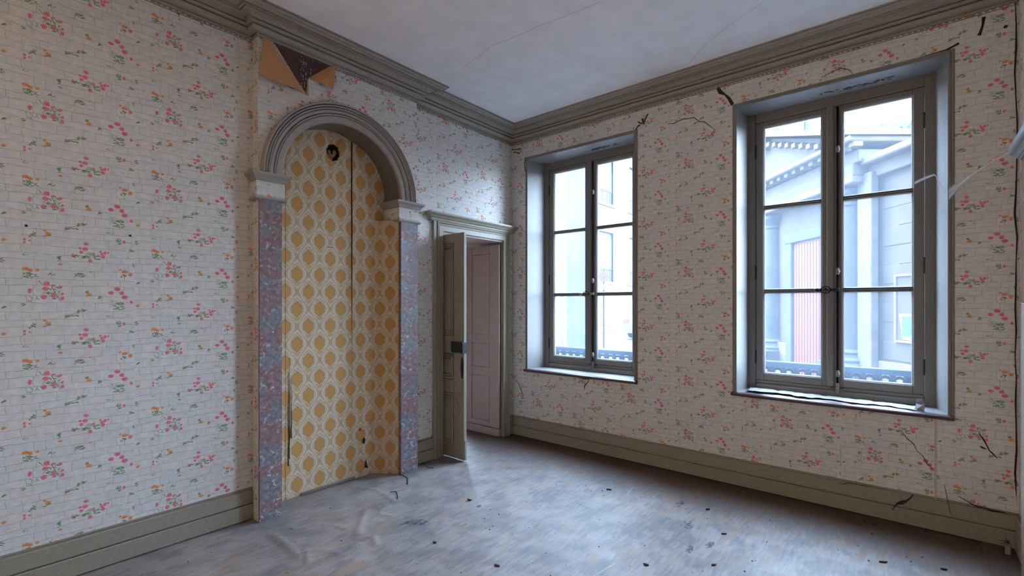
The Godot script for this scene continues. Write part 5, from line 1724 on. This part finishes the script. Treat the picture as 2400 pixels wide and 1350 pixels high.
	s3.lathe([Vector2(0, -0.012), Vector2(0.235, -0.012), Vector2(0.24, 0.0), Vector2(0.235, 0.006), Vector2(0, 0.006)], Vector3(0, 2.76, 0), Vector3(0, 0, 1), 32)
	put("disc", s3, M.sign_blue, sg)
	s3 = Shape.new()
	s3.lathe([Vector2(0.195, 0.006), Vector2(0.197, 0.010), Vector2(0.233, 0.010), Vector2(0.235, 0.006)], Vector3(0, 2.76, 0), Vector3(0, 0, 1), 32)
	for m in [-1.0, 1.0]:
		var d := Vector2(0.145, 0.145 * m)
		var e := Vector2(0.016, -0.016 * m)
		s3.prism(PackedVector2Array([-d - e, -d + e, d + e, d - e]), Vector3(0, 2.76, 0.006), Vector3.RIGHT, Vector3.UP, Vector3(0, 0, 0.004))
	put("ring_and_cross", s3, M.sign_red, sg)
	s3 = Shape.new()
	s3.box(Vector3(-0.22, 2.16, -0.01), Vector3(0.22, 2.42, 0.004), 0.004)
	put("plate", s3, M.sign_white, sg)

	# tail of a parked car
	var ca := thing("car", "grey parked car with red tail lamp at right of left window", "car", Vector3(-6.9, -0.33, -20.6), 1.35)
	var body := PackedVector2Array([Vector2(-2.0, 0.30), Vector2(2.0, 0.30), Vector2(2.05, 0.75), Vector2(1.3, 0.92), Vector2(0.8, 1.40), Vector2(-1.3, 1.46), Vector2(-1.85, 1.0), Vector2(-2.05, 0.8)])
	s3 = Shape.new()
	s3.prism(body, Vector3(0, 0, -0.82), Vector3.RIGHT, Vector3.UP, Vector3(0, 0, 1.64))
	put("body", s3, M.car, ca)
	s3 = Shape.new()
	s3.prism(PackedVector2Array([Vector2(1.15, 0.96), Vector2(0.72, 1.34), Vector2(-1.2, 1.40), Vector2(-1.62, 1.02)]), Vector3(0, 0, -0.83), Vector3.RIGHT, Vector3.UP, Vector3(0, 0, 1.66))
	put("side_glass", s3, M.car_glass, ca)
	for p in [Vector2(-1.3, -0.8), Vector2(1.3, -0.8), Vector2(-1.3, 0.8), Vector2(1.3, 0.8)]:
		s3 = Shape.new()
		s3.lathe([Vector2(0, -0.1), Vector2(0.28, -0.1), Vector2(0.32, -0.06), Vector2(0.32, 0.06), Vector2(0.28, 0.1), Vector2(0, 0.1)], Vector3(p.x, 0.32, p.y), Vector3(0, 0, 1), 20)
		put("wheel", s3, M.tyre, ca)
	for m in [-1.0, 1.0]: boxes("tail_lamp", [[Vector3(-2.06, 0.80, m * 0.66 - 0.16), Vector3(-1.86, 1.0, m * 0.66 + 0.16)]], M.sign_red, ca, 0.02)

	# unseen house mass above and beside the room, sized to darken the street
	boxes("unseen_facade", [[Vector3(-0.35, CEIL + 0.3, -0.5), Vector3(14.0, 14.0, 6.7)], [Vector3(4.3, -1.5, -0.5), Vector3(14.0, CEIL + 0.3, 6.7)], [Vector3(-14.0, CEIL + 0.3, -0.5), Vector3(-0.35, 14.0, 2.8)], [Vector3(-14.0, -1.5, -0.5), Vector3(-2.7, CEIL + 0.3, 2.8)]], M.neighbour)
	tag(get_node("unseen_facade"), "unseen house mass above and beside the room, keeps sky off the street", "unseen_facade", "", "structure")

func _ready() -> void:
	rng.seed = 20240611
	# camera: level, eye 1.45 m, looking into the corner, lens shifted slightly up
	var cam := Camera3D.new()
	cam.name = "camera"
	cam.projection = Camera3D.PROJECTION_FRUSTUM
	cam.near = 0.05
	cam.far = 200.0
	cam.size = cam.near * 1350.0 / 1107.6
	cam.frustum_offset = Vector2(0, cam.near * 39.0 / 1107.6)
	add_child(cam)
	cam.position = Vector3(3.419, 1.45, 4.072)
	cam.rotation.y = atan2(0.6430, 0.7658)
	cam.current = true
	# overcast daylight
	var we := WorldEnvironment.new()
	we.name = "environment"
	var env := Environment.new()
	env.background_mode = Environment.BG_SKY
	var sky := Sky.new()
	var sm := ProceduralSkyMaterial.new()
	sm.sky_top_color = Color(0.72, 0.85, 1.0)
	sm.sky_horizon_color = Color(0.80, 0.90, 1.0)
	sm.ground_bottom_color = Color(0.45, 0.44, 0.43)
	sm.ground_horizon_color = Color(0.6, 0.6, 0.6)
	sm.sun_angle_max = 0.0
	sky.sky_material = sm
	env.sky = sky
	env.background_energy_multiplier = 36.0
	env.tonemap_mode = Environment.TONE_MAPPER_LINEAR
	env.tonemap_exposure = 1.36
	env.sdfgi_enabled = true
	env.ssao_enabled = true
	env.ssil_enabled = true
	we.environment = env
	add_child(we)
	materials()
	build_floor()
	build_shell()
	window(1, 0.868, 0.225, 1.482, "left window with six dusty panes, looking onto a white house")
	window(2, 2.972, 2.357, 3.612, "right window with six dusty panes, looking onto a chapel")
	build_doors()
	build_niche()
	railing(0.30, 1.43, "dark iron scroll railing, blue glare in its colour, outside the left window")
	railing(2.41, 3.53, "dark iron scroll railing, blue glare in its colour, outside the right window")
	build_loose()
	build_outside()
